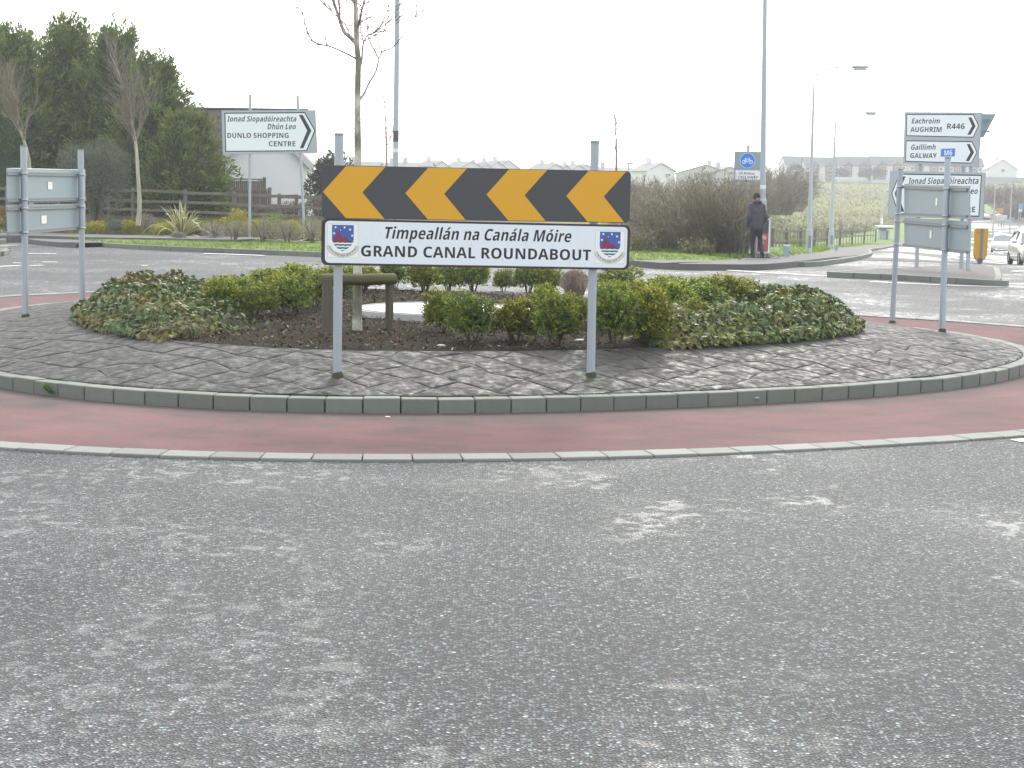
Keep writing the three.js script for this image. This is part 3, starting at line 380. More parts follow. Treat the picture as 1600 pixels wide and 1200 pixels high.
{ // ---- the roundabout's own sign
  const A = ground(527, 588), B = ground(923, 588), fr = signFrame(A, B);
  const s = thing('roundabout_sign', 'wide sign with orange and black chevrons over the white name board GRAND CANAL ROUNDABOUT', 'sign', fr.o, fr.yaw);
  const pr = .0375;
  for (const [p, tx, ty] of [[A, 530, 210], [B, 930, 222]]) { const f = toLocal(fr, p), t = fr.px(tx, ty); post(s, f, V(t[0], t[1], -.01), pr); }
  const off = pr + .012, rect = (l, t, r_, b) => { const TL = fr.px(...l, off), TR = fr.px(...t, off), BR = fr.px(...r_, off), BL = fr.px(...b, off); return { x0: (TL[0] + BL[0]) / 2, x1: (TR[0] + BR[0]) / 2, y0: (BL[1] + BR[1]) / 2, y1: (TL[1] + TR[1]) / 2, tilt: Math.atan2((TR[1] - TL[1] + BR[1] - BL[1]) / 2, TR[0] - TL[0]) }; };
  const c = rect([503, 258.5], [985, 267.5], [983, 348], [503, 340.5]), w = c.x1 - c.x0, h = c.y1 - c.y0;
  const board = mesh('chevron_board', plateGeo(roundedShape(w, h, .035), .012), std([.062, .064, .068], .5, { roughnessMap: rep(GRAIN, 3) }), s); board.position.set((c.x0 + c.x1) / 2, (c.y0 + c.y1) / 2, off); board.rotation.z = c.tilt;
  const X = u => (u - 503) / 482 * w - w / 2, pit = X(631) - X(505), matO = std([.72, .37, .014], .5, { roughnessMap: rep(GRAIN, 3) });
  for (let k = 0; k < 4; k++) { const sh = new THREE.Shape(), x0 = -w / 2 + .008 + pit * k, H2 = h / 2 - .003, a = X(540) - X(505), th = X(563) - X(503); sh.moveTo(x0, 0); sh.lineTo(x0 + a, H2); sh.lineTo(x0 + a + th, H2); sh.lineTo(x0 + th, 0); sh.lineTo(x0 + th + a - .006, -H2); sh.lineTo(x0 + a, -H2); const m = mesh('chevron', new THREE.ExtrudeGeometry(sh, { depth: .0015, bevelEnabled: false }), matO, board); m.position.z = .0145; }
  const n = rect([503, 342.5], [983.5, 351], [982.5, 422.5], [502, 412.5]), nw = n.x1 - n.x0, nh = n.y1 - n.y0;
  const TW = 2048, TH = Math.round(2048 * nh / nw), U = u => (u - 503) / 480 * TW, W_ = v => (v - 342.5) / 70.8 * TH;
  const tex = canvasTex(TW, TH, g => { g.fillStyle = '#3a3032'; g.fillRect(0, 0, TW, TH); g.fillStyle = '#e3ecef'; rr(g, U(508), W_(345.4), U(979) - U(508), W_(410.3) - W_(345.4), 34); g.fill();
    // at the left end: pixel rows run level with the board
    text(g, 'Timpeallán na Canála Móire', U(596), W_(371.2), W_(371.2) - W_(352.8), { italic: true, bold: true, width: U(889) - U(596) });
    text(g, 'GRAND CANAL ROUNDABOUT', U(561.5), W_(399.2), W_(399.2) - W_(382.2), { width: U(922) - U(561.5) });
    crest(g, U(511.5), W_(350), U(558.5) - U(511.5), W_(402) - W_(350)); crest(g, U(928), W_(352), U(975) - U(928), W_(404) - W_(352));
    for (let k = 0; k < 60; k++) { const x = hash2(k, 1, 7) * TW, y = TH * (.1 + .7 * hash2(k, 2, 7)), l = TH * (.06 + .3 * hash2(k, 3, 7)), gr = g.createLinearGradient(0, y, 0, y + l); gr.addColorStop(0, 'rgba(110,112,96,' + (.05 + .09 * hash2(k, 4, 7)) + ')'); gr.addColorStop(1, 'rgba(110,112,96,0)'); g.fillStyle = gr; g.fillRect(x, y, 2 + 7 * hash2(k, 5, 7), l); }
    g.strokeStyle = '#c9c4b4'; g.lineWidth = 2; g.beginPath(); g.moveTo(U(733), W_(375)); g.lineTo(U(734), W_(383)); g.stroke(); });
  const nb = mesh('name_board', plateGeo(roundedShape(nw, nh, .045), .012), std([.045, .04, .042], .5), s); nb.position.set((n.x0 + n.x1) / 2, (n.y0 + n.y1) / 2, off); nb.rotation.z = n.tilt;
  const f = mesh('lettering', faceGeo(roundedShape(nw - .004, nh - .004, .043), nw, nh), matBoardFront(tex), nb); f.position.z = .0152;
}
function backSign(label, feet, tops, panels, rails, stickers, yFix) { // a roundabout sign seen from behind: panels on the far side of the posts
  const A = ground(...feet[0]), B = ground(...feet[1]), fr = signFrame(A, B);
  const s = thing('roundabout_sign', label, 'sign', fr.o, fr.yaw, null); const pr = .0375;
  [A, B].forEach((p, k) => { const t = fr.px(...tops[k]); post(s, toLocal(fr, p), V(t[0], t[1], 0), pr); });
  const off = -(pr + .022);
  for (const q of panels) { const P = q.map(c => fr.px(...c, off)); const sh = new THREE.Shape(P.map(p => new THREE.Vector2(...p))); const m = mesh('sign_panel', plateGeo(sh, .006, .003), matPanelBack, s); m.position.z = off - .006; m.userData.label = 'plain grey back of the panel'; }
  for (const [l, r_] of rails) { const a = fr.px(...l, off + .015), b = fr.px(...r_, off + .015), len = Math.hypot(b[0] - a[0], b[1] - a[1]); const g = new GB(); g.box(-len / 2, len / 2, -.016, .016, 0, .018); g.box(-len / 2, len / 2, .008, .02, .018, .024); g.box(-len / 2, len / 2, -.02, -.008, .018, .024); const m = g.build('rail', matGalvDark, s); m.position.set((a[0] + b[0]) / 2, (a[1] + b[1]) / 2, off + .004); m.rotation.z = Math.atan2(b[1] - a[1], b[0] - a[0]);
    [0, 1].forEach(k => { const f = [A, B].map(p => toLocal(fr, p))[k], t = fr.px(...tops[k]), yy = (a[1] + b[1]) / 2, xx = lerp(f.x, t[0], (yy - f.y) / (t[1] - f.y)); const tor = new THREE.TorusGeometry(pr + .004, .006, 6, 20); tor.rotateX(Math.PI / 2); tor.scale(1, 2.2, 1); const cl = mesh('clip', tor, matGalv, s); cl.position.set(xx, lerp(a[1], b[1], clamp((xx - a[0]) / (b[0] - a[0]), 0, 1)), 0); }); }
  for (const [c, w, h] of stickers) { const p = fr.px(...c, off + .004), m = mesh('sticker', new THREE.BoxGeometry(w, h, .002), std([.85, .84, .78], .7), s); m.position.set(p[0], p[1], off + .0065); const ol = mesh('sticker_edge', new THREE.BoxGeometry(w * 1.18, h * 1.1, .002), std([.2, .19, .18], .7), m); ol.position.z = -.0024; }
  return s;
}
backSign('grey back of a roundabout sign on two posts, left of the ivy and shrub bed', [[40, 495], [129, 472]], [[37, 228], [126, 234]],
  [[[11, 263], [133, 265.5], [133, 315], [11, 317.5]], [[10, 320], [133, 318.5], [133, 352], [12, 367]]],
  [[[11, 270.6], [133, 273]], [[11, 312.5], [133, 310.5]], [[11, 326], [133, 322.5]], [[12, 365], [133, 355]]], [[[78, 290], .15, .095], [[68.5, 343], .17, .1]]);
backSign('grey back of a roundabout sign on leaning posts, in front of the white direction signs', [[1394, 505], [1472, 519]], [[1407, 265], [1481, 247]],
  [[[1400, 287], [1499, 290], [1499, 339.5], [1400, 336]], [[1400, 340], [1499, 346], [1499, 396], [1400, 384]]],
  [[[1401, 292], [1499, 296]], [[1401, 334.5], [1499, 338.5]], [[1401, 346], [1499, 354]], [[1401, 382.5], [1499, 394]]], [[[1450, 315], .1, .10], [[1441, 366], .1, .105]]);

// ---- direction signs
function chevronArrow(g, x, y, w, h, th) { g.beginPath(); g.moveTo(x, y); g.lineTo(x + th, y); g.lineTo(x + w, y + h / 2); g.lineTo(x + th, y + h); g.lineTo(x, y + h); g.lineTo(x + w - th, y + h / 2); g.closePath(); g.fill(); }
function pent(g, P) { g.beginPath(); P.forEach((p, k) => k ? g.lineTo(...p) : g.moveTo(...p)); g.closePath(); }
function boardOn(s, fr, off, corners, draw, TW = 1024, name = 'sign_board') { // grey backing with printed front; corners in pixels TL TR BR BL
  const P = corners.map(c => fr.px(...c, off)), x0 = Math.min(...P.map(p => p[0])), x1 = Math.max(...P.map(p => p[0])), y0 = Math.min(...P.map(p => p[1])), y1 = Math.max(...P.map(p => p[1])), w = x1 - x0, h = y1 - y0, mx = (x0 + x1) / 2, my = (y0 + y1) / 2;
  const sh = new THREE.Shape(P.map(p => new THREE.Vector2(p[0] - mx, p[1] - my))); const b = mesh(name, plateGeo(sh, .012), matPanelBack, s); b.position.set(mx, my, off - .014);
  const TH = Math.round(TW * h / w), T = (u, v) => { const q = fr.px(u, v, off); return [(q[0] - x0) / w * TW, (y1 - q[1]) / h * TH]; };
  const tex = canvasTex(TW, TH, g => { g.fillStyle = '#a9b3b6'; g.fillRect(0, 0, TW, TH); draw(g, T, TW / w); });
  const f = mesh('printed_face', faceGeo(new THREE.Shape(P.map(p => new THREE.Vector2((p[0] - mx) * .995, (p[1] - my) * .995))), w, h), matBoardFront(tex), b); f.position.z = .0155; return b;
}
const INK = '#2f2a2c', WHITE = '#e9f0f2';
const H = (T, u, v0, v1) => T(u, v1)[1] - T(u, v0)[1];
function txt(g, T, s, u0, u1, vb, vt, o = {}) { const a = T(u0, vb), b = T(u1, vb), hh = H(T, u0, vt, vb); g.save(); g.translate(...a); g.rotate(Math.atan2(b[1] - a[1], b[0] - a[0])); text(g, s, 0, 0, hh, { width: Math.hypot(b[0] - a[0], b[1] - a[1]), color: INK, ...o }); g.restore(); }
{
  const A = ground(390, 379), B = at(476.5, 382, -A.z), fr = signFrame(A, B), s = thing('direction_sign', 'white arrow sign DUNLO SHOPPING CENTRE on a grey board, beside the white house', 'sign', fr.o, fr.yaw), off = .075;
  for (const [p, t] of [[A, [391, 148]], [B, [465, 150]]]) { const q = fr.px(...t); post(s, toLocal(fr, p), V(q[0], q[1], 0), .045, matGalv, false); }
  boardOn(s, fr, off, [[346, 172.5], [493, 172], [496, 239], [348, 241]], (g, T, k) => {
    g.lineJoin = 'round'; const P = [[351.5, 177], [476, 176], [492, 204], [479, 235.5], [352.5, 236.5]].map(p => T(...p)); g.fillStyle = WHITE; pent(g, P); g.fill(); g.strokeStyle = INK; g.lineWidth = .034 * k; g.stroke();
    g.fillStyle = INK; pent(g, [[467, 179.5], [473, 179.5], [486.5, 204], [474, 231.5], [468.5, 231.5], [480, 204]].map(p => T(...p))); g.fill();
    txt(g, T, 'Ionad Siopadóireachta', 354.5, 463, 190, 181.5, { italic: true }); txt(g, T, 'Dhún Leo', 417, 462, 202, 193.5, { italic: true });
    txt(g, T, 'DUNLO SHOPPING', 354.5, 452, 215.5, 207.5); txt(g, T, 'CENTRE', 419.5, 462.5, 228.5, 220.5);
  });
}
{
  const A = ground(1432, 425), B = ground(1512, 430.5), fr = signFrame(A, B), s = thing('direction_sign', 'tall double sign AUGHRIM and GALWAY above a left-pointing shopping centre board, on the right island', 'sign', fr.o, fr.yaw), off = .09;
  for (const [p, t] of [[A, [1441, 180]], [B, [1520, 182]]]) { const q = fr.px(...t); post(s, toLocal(fr, p), V(q[0], q[1], 0), .05, matGalv); }
  boardOn(s, fr, off, [[1413.5, 175], [1535, 175.5], [1528, 261], [1411, 255]], (g, T, k) => {
    g.lineJoin = 'round'; const lw = .022 * k;
    for (const [P, C] of [[[[1417, 178.8], [1521, 179], [1529, 196.5], [1520.5, 214.5], [1416.5, 212]], [[1513, 183.5], [1518, 183.5], [1524.5, 197], [1516.5, 210.5], [1511.5, 210.5], [1519, 197]]], [[[1416, 220], [1519, 221.5], [1526.5, 238], [1517.5, 255], [1415, 252]], [[1510.5, 225], [1515.5, 225.3], [1522, 238], [1514, 252], [1509, 251.5], [1516.5, 238]]]]) { g.fillStyle = WHITE; pent(g, P.map(p => T(...p))); g.fill(); g.strokeStyle = INK; g.lineWidth = lw; g.stroke(); g.fillStyle = INK; pent(g, C.map(p => T(...p))); g.fill(); }
    txt(g, T, 'Eachroim', 1423.5, 1468.5, 193, 185, { italic: true }); txt(g, T, 'AUGHRIM', 1422.5, 1472, 206.3, 198.5); txt(g, T, 'R446', 1478.5, 1507.5, 201.5, 193);
    txt(g, T, 'Gaillimh', 1422.5, 1462, 234, 226, { italic: true }); txt(g, T, 'GALWAY', 1421.5, 1463.5, 247, 239.3);
    g.fillStyle = '#4a7fd0'; const a = T(1470.5, 232.5), b = T(1492, 244.5); g.fillRect(a[0], a[1], b[0] - a[0], b[1] - a[1]); txt(g, T, 'M6', 1474.5, 1488, 242.8, 234.5, { color: '#e8eef6' });
  });
  boardOn(s, fr, off, [[1391, 267], [1539.5, 270], [1536.5, 343], [1386.5, 338]], (g, T, k) => {
    g.lineJoin = 'round'; const P = [[1393.5, 302], [1405.5, 272], [1533.5, 274], [1529.5, 338], [1403.5, 334]].map(p => T(...p)); g.fillStyle = WHITE; pent(g, P); g.fill(); g.strokeStyle = INK; g.lineWidth = .028 * k; g.stroke();
    g.fillStyle = INK; pent(g, [[1409, 275.5], [1415, 275.7], [1403.5, 303], [1413, 331], [1407, 330.5], [1398, 302.5]].map(p => T(...p))); g.fill();
    txt(g, T, 'Ionad Siopadóireachta', 1419, 1529, 287.5, 278, { italic: true }); txt(g, T, 'Dhún Leo', 1482, 1527.5, 303, 294, { italic: true }); txt(g, T, 'DUNLO SHOPPING', 1420, 1514, 317.5, 308.5); txt(g, T, 'CENTRE', 1480, 1524.5, 331.5, 323);
  });
}
{ // the sign that faces the other road: only the corner of its back shows
  const A = ground(1502, 427.6), B = ground(1488, 420), fr = signFrame(B, A), s = thing('direction_sign', 'grey pointed back of a sign facing the other road, behind the upper arrow sign', 'sign', V(A.x, A.y, A.z), -.2);
  const topY = at(1508, 180, -A.z).y - A.y; const lean = at(1508, 180, -A.z).x - A.x; post(s, V(0, 0, 0), V(lean, topY, 0), .05);
  const P = [[1470, 177.5], [1552, 178.5], [1533, 215], [1470, 214]].map(p => { const q = at(p[0], p[1], -A.z + .2); return new THREE.Vector2(q.x - A.x, q.y - A.y); }); const m = mesh('sign_board', plateGeo(new THREE.Shape(P), .012), matPanelBack, s); m.position.z = -.2;
  for (const yy of [.25, .75]) { const r = mesh('rail', new THREE.BoxGeometry(1.0, .04, .03), matGalvDark, s); r.position.set(lean + .1, lerp(P[3].y, P[0].y, yy), -.095); }
}
{ // cycleway sign
  const A = ground(1168, 403.5), s = thing('cycleway_sign', 'blue bicycle disc over a white CYCLEWAY plate on a grey board, above the walking person', 'sign', A, 0), d = -A.z, L = (u, v) => { const p = at(u, v, d); return V(p.x - A.x, p.y - A.y, 0); };
  post(s, V(0, 0, 0), L(1169, 228), .038, matGalv, false);
  const c0 = L(1146, 284), c1 = L(1192.5, 237.5), w = c1.x - c0.x, h = c1.y - c0.y; const b = mesh('sign_board', plateGeo(roundedShape(w, h, .02), .01), matPanelBack, s); b.position.set((c0.x + c1.x) / 2, (c0.y + c1.y) / 2, .045);
  const r = (L(1180, 251).x - L(1155.5, 251).x) / 2, disc = L(1167.5, 251);
  const dt = canvasTex(256, 256, g => { g.fillStyle = '#3c7fd8'; g.fillRect(0, 0, 256, 256); g.strokeStyle = '#cfe0f2'; g.lineWidth = 8; g.beginPath(); g.arc(128, 128, 122, 0, 7); g.stroke(); g.strokeStyle = '#eef3f8'; g.lineWidth = 11; for (const x of [72, 184]) { g.beginPath(); g.arc(x, 150, 28, 0, 7); g.stroke(); } g.lineWidth = 8; g.beginPath(); g.moveTo(72, 150); g.lineTo(98, 104); g.lineTo(160, 104); g.lineTo(184, 150); g.moveTo(98, 104); g.lineTo(126, 150); g.lineTo(160, 104); g.moveTo(72, 150); g.lineTo(126, 150); g.moveTo(98, 104); g.lineTo(92, 90); g.moveTo(80, 90); g.lineTo(104, 90); g.moveTo(160, 104); g.lineTo(154, 84); g.lineTo(170, 80); g.stroke(); });
  const dm = mesh('disc', new THREE.CylinderGeometry(r, r, .006, 36), std([.2, .3, .55], .5), s); dm.rotation.x = Math.PI / 2; dm.position.set(disc.x, disc.y, .062); const df = mesh('bicycle_symbol', new THREE.CircleGeometry(r * .99, 36), matBoardFront(dt), dm); df.rotation.x = -Math.PI / 2; df.position.y = .0045;
  const p0 = L(1147.5, 281), p1 = L(1188.5, 266), pw_ = p1.x - p0.x, ph = p1.y - p0.y; const pt = canvasTex(512, Math.round(512 * ph / pw_), (g, W, Hh) => { g.fillStyle = '#b9b4b6'; g.fillRect(0, 0, W, Hh); g.fillStyle = '#eceff1'; rr(g, 10, 10, W - 20, Hh - 20, 14); g.fill(); text(g, 'Slí Rothar', W * .14, Hh * .46, Hh * .27, { italic: true, width: W * .62, color: '#5a4a4c' }); text(g, 'CYCLEWAY', W * .1, Hh * .86, Hh * .27, { width: W * .8, color: '#5a4a4c' }); });
  const pl = mesh('name_plate', new THREE.BoxGeometry(pw_, ph, .005), std([.6, .6, .6], .5), s); pl.position.set((p0.x + p1.x) / 2, (p0.y + p1.y) / 2, .062); const pf = mesh('lettering', new THREE.PlaneGeometry(pw_ * .99, ph * .98), matBoardFront(pt), pl); pf.position.z = .0045;
}

// ================================================================ PLANTS OF THE ROUND BED
function leafQuad(g, c, dir, up, len, wid, fold = .25) { // one folded leaf
  const side = dir.clone().cross(up).normalize().multiplyScalar(wid / 2), nrm = side.clone().cross(dir).normalize(), tip = c.clone().addScaledVector(dir, len), m = c.clone().addScaledVector(dir, len * .5);
  const a = g.v(c.x, c.y, c.z), l = g.v(m.x + side.x + nrm.x * wid * fold, m.y + side.y + nrm.y * wid * fold, m.z + side.z + nrm.z * wid * fold), r = g.v(m.x - side.x + nrm.x * wid * fold, m.y - side.y + nrm.y * wid * fold, m.z - side.z + nrm.z * wid * fold), t = g.v(tip.x, tip.y, tip.z); g.i.push(a, l, t, a, t, r);
}
const rdir = r => { const z = r() * 2 - 1, a = r() * 6.28, s = Math.sqrt(1 - z * z); return V(s * Math.cos(a), z, s * Math.sin(a)); };
function boxShrub(seed, n, leaf, tint = [1, 1, 1]) { // unit shrub: about 1 wide, 1 high
  const r = rng(seed), g = new GB(), st = new GB(), lumps = [];
  for (let k = 0; k < 11; k++) { const a = r() * 6.28, q = Math.sqrt(r()) * .30; lumps.push([V(Math.cos(a) * q, .24 + r() * .5, Math.sin(a) * q), .18 + r() * .11]); }
  lumps.push([V(0, .5, 0), .38]); lumps.push([V(.14, .34, .07), .29], [V(-.16, .34, -.05), .29], [V(0, .3, .14), .27]);
  const sprigs = Math.floor(n / 9);
  for (let k = 0; k < sprigs; k++) { const L = lumps[Math.floor(r() * lumps.length)], d = rdir(r); if (d.y < -.5) d.y *= -.6; d.normalize(); const dep = .72 + .3 * Math.pow(r(), .6); const p = L[0].clone().addScaledVector(d, L[1] * dep); if (p.y < .06) continue;
    const grow = d.clone().lerp(V(0, 1, 0), .45).add(rdir(r).multiplyScalar(.35)).normalize(), L2 = leaf * (1.6 + 1.6 * r()); const top = smooth(.35, .95, p.y) * smooth(.85, 1, dep);
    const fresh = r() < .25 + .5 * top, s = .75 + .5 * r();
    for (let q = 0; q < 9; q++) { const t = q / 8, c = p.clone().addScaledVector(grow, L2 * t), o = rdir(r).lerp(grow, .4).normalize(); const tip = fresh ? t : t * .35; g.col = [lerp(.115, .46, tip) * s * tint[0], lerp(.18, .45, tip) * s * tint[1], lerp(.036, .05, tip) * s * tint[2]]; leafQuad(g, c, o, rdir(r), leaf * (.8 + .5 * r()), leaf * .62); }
  }
  st.col = [.11, .09, .06]; for (let k = 0; k < 7; k++) { const a = r() * 6.28, b = V(Math.cos(a) * .06, -.06, Math.sin(a) * .06), m = V(Math.cos(a) * .14, .22, Math.sin(a) * .14), e = V(Math.cos(a) * .25, .6, Math.sin(a) * .25); st.tube([b, m, e], [.022, .016, .006], 5, false); }
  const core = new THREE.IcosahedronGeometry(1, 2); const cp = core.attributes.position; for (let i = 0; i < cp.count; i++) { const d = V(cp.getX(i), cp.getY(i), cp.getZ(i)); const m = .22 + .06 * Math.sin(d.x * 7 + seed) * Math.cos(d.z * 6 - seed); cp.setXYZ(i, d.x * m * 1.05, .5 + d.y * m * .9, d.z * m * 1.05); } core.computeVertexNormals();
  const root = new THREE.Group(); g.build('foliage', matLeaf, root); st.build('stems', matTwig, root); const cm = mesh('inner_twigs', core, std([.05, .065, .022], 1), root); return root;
}
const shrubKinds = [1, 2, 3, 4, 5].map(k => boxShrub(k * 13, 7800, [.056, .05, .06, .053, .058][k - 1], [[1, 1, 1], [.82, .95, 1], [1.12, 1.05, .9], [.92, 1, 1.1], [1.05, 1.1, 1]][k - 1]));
function plantShrub(k, bx, by, wpx, hpx, label, group, turn) {
  const p = ground(bx, by), d = -p.z, o = shrubKinds[k % 5].clone(); o.name = numbered('box_shrub'); const w = wpx / F * d * 1.16, h = hpx / F * d * 1.12; o.position.copy(p); o.rotation.y = turn ?? k * 1.7; o.scale.set(w, h, w); scene.add(o); return tag(o, label, 'shrub', group);
}
const shrubs = [
  [691, 517, 50, 62, 'leftmost box shrub of the front row, at the edge of the pale slab'], [737, 533, 70, 66, 'rounded box shrub standing forward, second from left in the front row'], [804, 532, 68, 58, 'low dark box shrub, third from left in the front row'], [868, 538, 70, 70, 'box shrub just left of the right sign post, front row'],
  [850, 500, 40, 48, 'small yellow-topped box shrub behind the front row, left of the right sign post'], [899, 512, 44, 52, 'upright box shrub half hidden behind the right sign post'],
  [962, 541, 74, 80, 'big dense box shrub just right of the right sign post'], [1008, 537, 70, 76, 'dense box shrub between the right sign post and the right ivy patch'], [950, 505, 62, 56, 'box shrub behind the big one right of the right sign post'],
  [1048, 512, 84, 60, 'broad yellow-green box shrub in the middle of the right-hand clump'], [1005, 492, 74, 50, 'yellow-green box shrub at the back left of the right-hand clump'], [1098, 500, 88, 54, 'broad box shrub bordering the right ivy patch'], [1138, 486, 74, 48, 'box shrub at the far right end of the clump, above the ivy'], [1068, 484, 78, 42, 'flat-topped box shrub at the back of the right-hand clump'], [1112, 476, 62, 36, 'small box shrub behind the right-hand clump near the road'], [985, 470, 56, 26, 'low box shrub behind the right-hand clump beside the back row'],
  [616, 453, 42, 42, 'box shrub of the back row just right of the timber rail'], [664, 455, 46, 44, 'leafy box shrub of the back row under the word CANAL', ], [701, 455, 40, 44, 'middle box shrub of the joined trio in the back row'], [739, 455, 46, 42, 'right-hand box shrub of the joined trio in the back row'], [786, 455, 30, 34, 'smallest box shrub standing alone in the back row'], [825, 457, 40, 38, 'box shrub of the back row right of the small lone one'], [861, 458, 42, 38, 'box shrub of the back row left of the dead grass clump'], [966, 459, 64, 36, 'wide box shrub of the back row right of the right sign post'],
  [345, 495, 54, 52, 'box shrub beside the left ivy patch, leftmost of the left-hand clump'], [398, 495, 58, 50, 'rounded box shrub in the middle of the left-hand clump front'], [452, 492, 62, 52, 'box shrub nearest the timber rail in the left-hand clump'], [368, 466, 54, 30, 'low box shrub behind the left ivy patch'], [415, 466, 66, 40, 'box shrub at the back of the left-hand clump, left of centre'], [462, 465, 66, 44, 'tall box shrub at the back of the left-hand clump'], [505, 462, 54, 44, 'box shrub at the back behind the left sign post'], [492, 480, 52, 48, 'box shrub in shade behind the left timber post'], [566, 456, 52, 36, 'low box shrub behind the birch trunk'],
  [1160, 478, 60, 38, 'small box shrub at the far right, behind the right ivy patch'], [1040, 474, 70, 36, 'box shrub in the middle of the back of the right-hand clump'], [1075, 520, 60, 52, 'box shrub wedged between the clump and the front of the right ivy'], [975, 490, 60, 44, 'box shrub directly behind the big pair right of the right sign post'], [430, 478, 60, 42, 'box shrub in the heart of the left-hand clump'], [385, 480, 52, 40, 'box shrub between the left ivy and the left-hand clump'], [530, 462, 50, 40, 'box shrub behind the timber rail, left of the trunk']
];
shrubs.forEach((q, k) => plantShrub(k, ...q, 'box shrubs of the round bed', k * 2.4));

function ivyPatch(label, th0, th1, seed, hmax, tInner, tk) { // carpet of lobed leaves along the rim
  const r = rng(seed), g = new GB(), st = new GB(), n = 9500;
  const hgt = (t, s) => hmax * smooth(-.03, .07, 1 - t) * (.45 + .95 * fbm(s * 17, t * 12, seed, 3)) * smooth(0, .08, s) * smooth(0, .08, 1 - s);
  const root = thing('ivy_patch', label, 'ivy');
  for (let k = 0; k < n; k++) {
    const s = r(), th = lerp(th0, th1, s), t = lerp(tk[1] - (tk[1] - tInner) * smooth(.45, .9, s) + .1 * vnoise(s * 5, 3, seed), 1.03 - .065 * smooth(.45, .7, s), Math.sqrt(r())), R = ringR('bed', th) * t, h = hgt(Math.min(t, 1.0), s), lev = r() < .42 ? 1 : .25 + .75 * r(), p = pol(R, th, 0); p.y = groundY(p.x, p.z) + .015 + h * lev + (lev === 1 ? r() * .05 : 0);
    const out = V(Math.sin(th), 0, Math.cos(th)), nrm = V(0, .55 + .5 * r(), 0).addScaledVector(out, smooth(.75, 1.02, t) * 1.2 * (1.1 - lev * .5)).add(rdir(r).multiplyScalar(.85)).normalize();
    const S = (.020 + .028 * r()), d = rdir(r).projectOnPlane(nrm).normalize(), e = nrm.clone().cross(d); const tone = clamp(.5 + 1.5 * (fbm(p.x * 2.2 + 40, p.z * 2.2 + 40, seed, 3) - .5) + .55 * (r() - .5), 0, 1); const b = .75 + .5 * r();
    g.col = tone < tk[0] ? [.18 * b, .14 * b, .06 * b] : tone < .52 ? [.18 * b, .205 * b, .05 * b] : tone < .56 ? [.14 * b, .13 * b, .06 * b] : [.10 * b, .155 * b, .055 * b];
    const prof = [[-.15, -.35], [-.75, -.45], [-.5, .1], [-.85, .45], [-.3, .42], [0, 1.1], [.3, .42], [.85, .45], [.5, .1], [.75, -.45], [.15, -.35]]; const c = g.v(p.x, p.y, p.z); const id = prof.map(([a, q]) => { const dr = -.18 * S * (Math.abs(a) + Math.max(0, q)); return g.v(p.x + (e.x * a + d.x * q) * S + nrm.x * dr, p.y + (e.y * a + d.y * q) * S + nrm.y * dr, p.z + (e.z * a + d.z * q) * S + nrm.z * dr); }); for (let q = 0; q < id.length; q++) g.t(c, id[q], id[(q + 1) % id.length]);
  }
  st.col = [.12, .09, .06]; for (let k = 0; k < 160; k++) { const s = .15 + .7 * r(), th = lerp(th0, th1, s), R = ringR('bed', th) * lerp(tInner, 1.0, r()), a = pol(R, th, 0), b2 = pol(R + .12 * (r() - .3), th + .05 * (r() - .5), 0); a.y = groundY(a.x, a.z) - .01; b2.y = a.y + hmax * .5 * r(); const m = a.clone().lerp(b2, .5); m.x += (r() - .5) * .1; st.tube([a, m, b2], [.006, .005, .003], 4, false); }
  g.build('leaves', matIvy, root); st.build('stems', matTwig, root).userData.kind = 'stuff';
  const under = new GB(), rows = []; for (let k = 0; k <= 8; k++) { rows.push([]); for (let a = 0; a <= 60; a++) { const th = lerp(th0, th1, a / 60), t = lerp(tk[1] - (tk[1] - tInner) * smooth(.45, .9, a / 60) + .08, 1.0, k / 8), p = pol(ringR('bed', th) * t, th, 0); p.y = groundY(p.x, p.z) + hgt(t, a / 60) * .62 - .03; rows[k].push(under.v(p.x, p.y, p.z, p.x, p.z)); } } for (let k = 0; k < 8; k++) for (let a = 0; a < 60; a++) under.i.push(rows[k][a], rows[k][a + 1], rows[k + 1][a + 1], rows[k][a], rows[k + 1][a + 1], rows[k + 1][a]); under.build('dead_leaves_below', std([.06, .05, .03], 1, { map: rep(GRAINC, 2) }), root);
  return root;
}
const thOf = (x, y) => { const p = ground(x, y); return polar(p.x, p.z)[1]; };
ivyPatch('bronze and green ivy patch at the left end of the round bed', thOf(275, 530), -2.3, 5, .23, .5, [.30, .64]);
ivyPatch('glossy green ivy patch at the right end of the round bed', thOf(1035, 543), 2.05, 8, .27, .74, [.10, .78]);
{ // dead grass clump
  const p = ground(898, 463), d = -p.z, w = 46 / F * d, h = 40 / F * d, root = thing('dead_grass_clump', 'buff dead ornamental grass clump in the back row, left of the right sign post', 'grass clump', p), g = new GB(), r = rng(6);
  for (let k = 0; k < 900; k++) { const a = r() * 6.28, q = Math.sqrt(r()), R = w / 2 * q, H0 = h * (1.05 - .35 * q * q) * (.8 + .25 * r()), s = .7 + .5 * r(); g.col = [.58 * s, .46 * s, .35 * s]; const b = V(Math.cos(a) * R * .55, 0, Math.sin(a) * R * .55), t = V(Math.cos(a) * R, H0, Math.sin(a) * R), e = V(Math.cos(a) * (R + .05 * r()), H0 - (.1 + .35 * r()) * q * h, Math.sin(a) * (R + .06)); g.tube([b, t, e], [.005, .004, .002], 3, false); }
  g.build('blades', matGrassBlade, root);
  const b = new GB(); b.col = [.35, .3, .22]; for (const [x, y] of [[-.9, .75], [-.95, .3], [.3, 1.15]]) b.tube([V(x * w * .2, .05, .05), V(x * w * .7, y * h, .02), V(x * w * .62, y * h * .55, .03)], .004, 4, false); b.build('bent_stalks', matTwig, root);
}
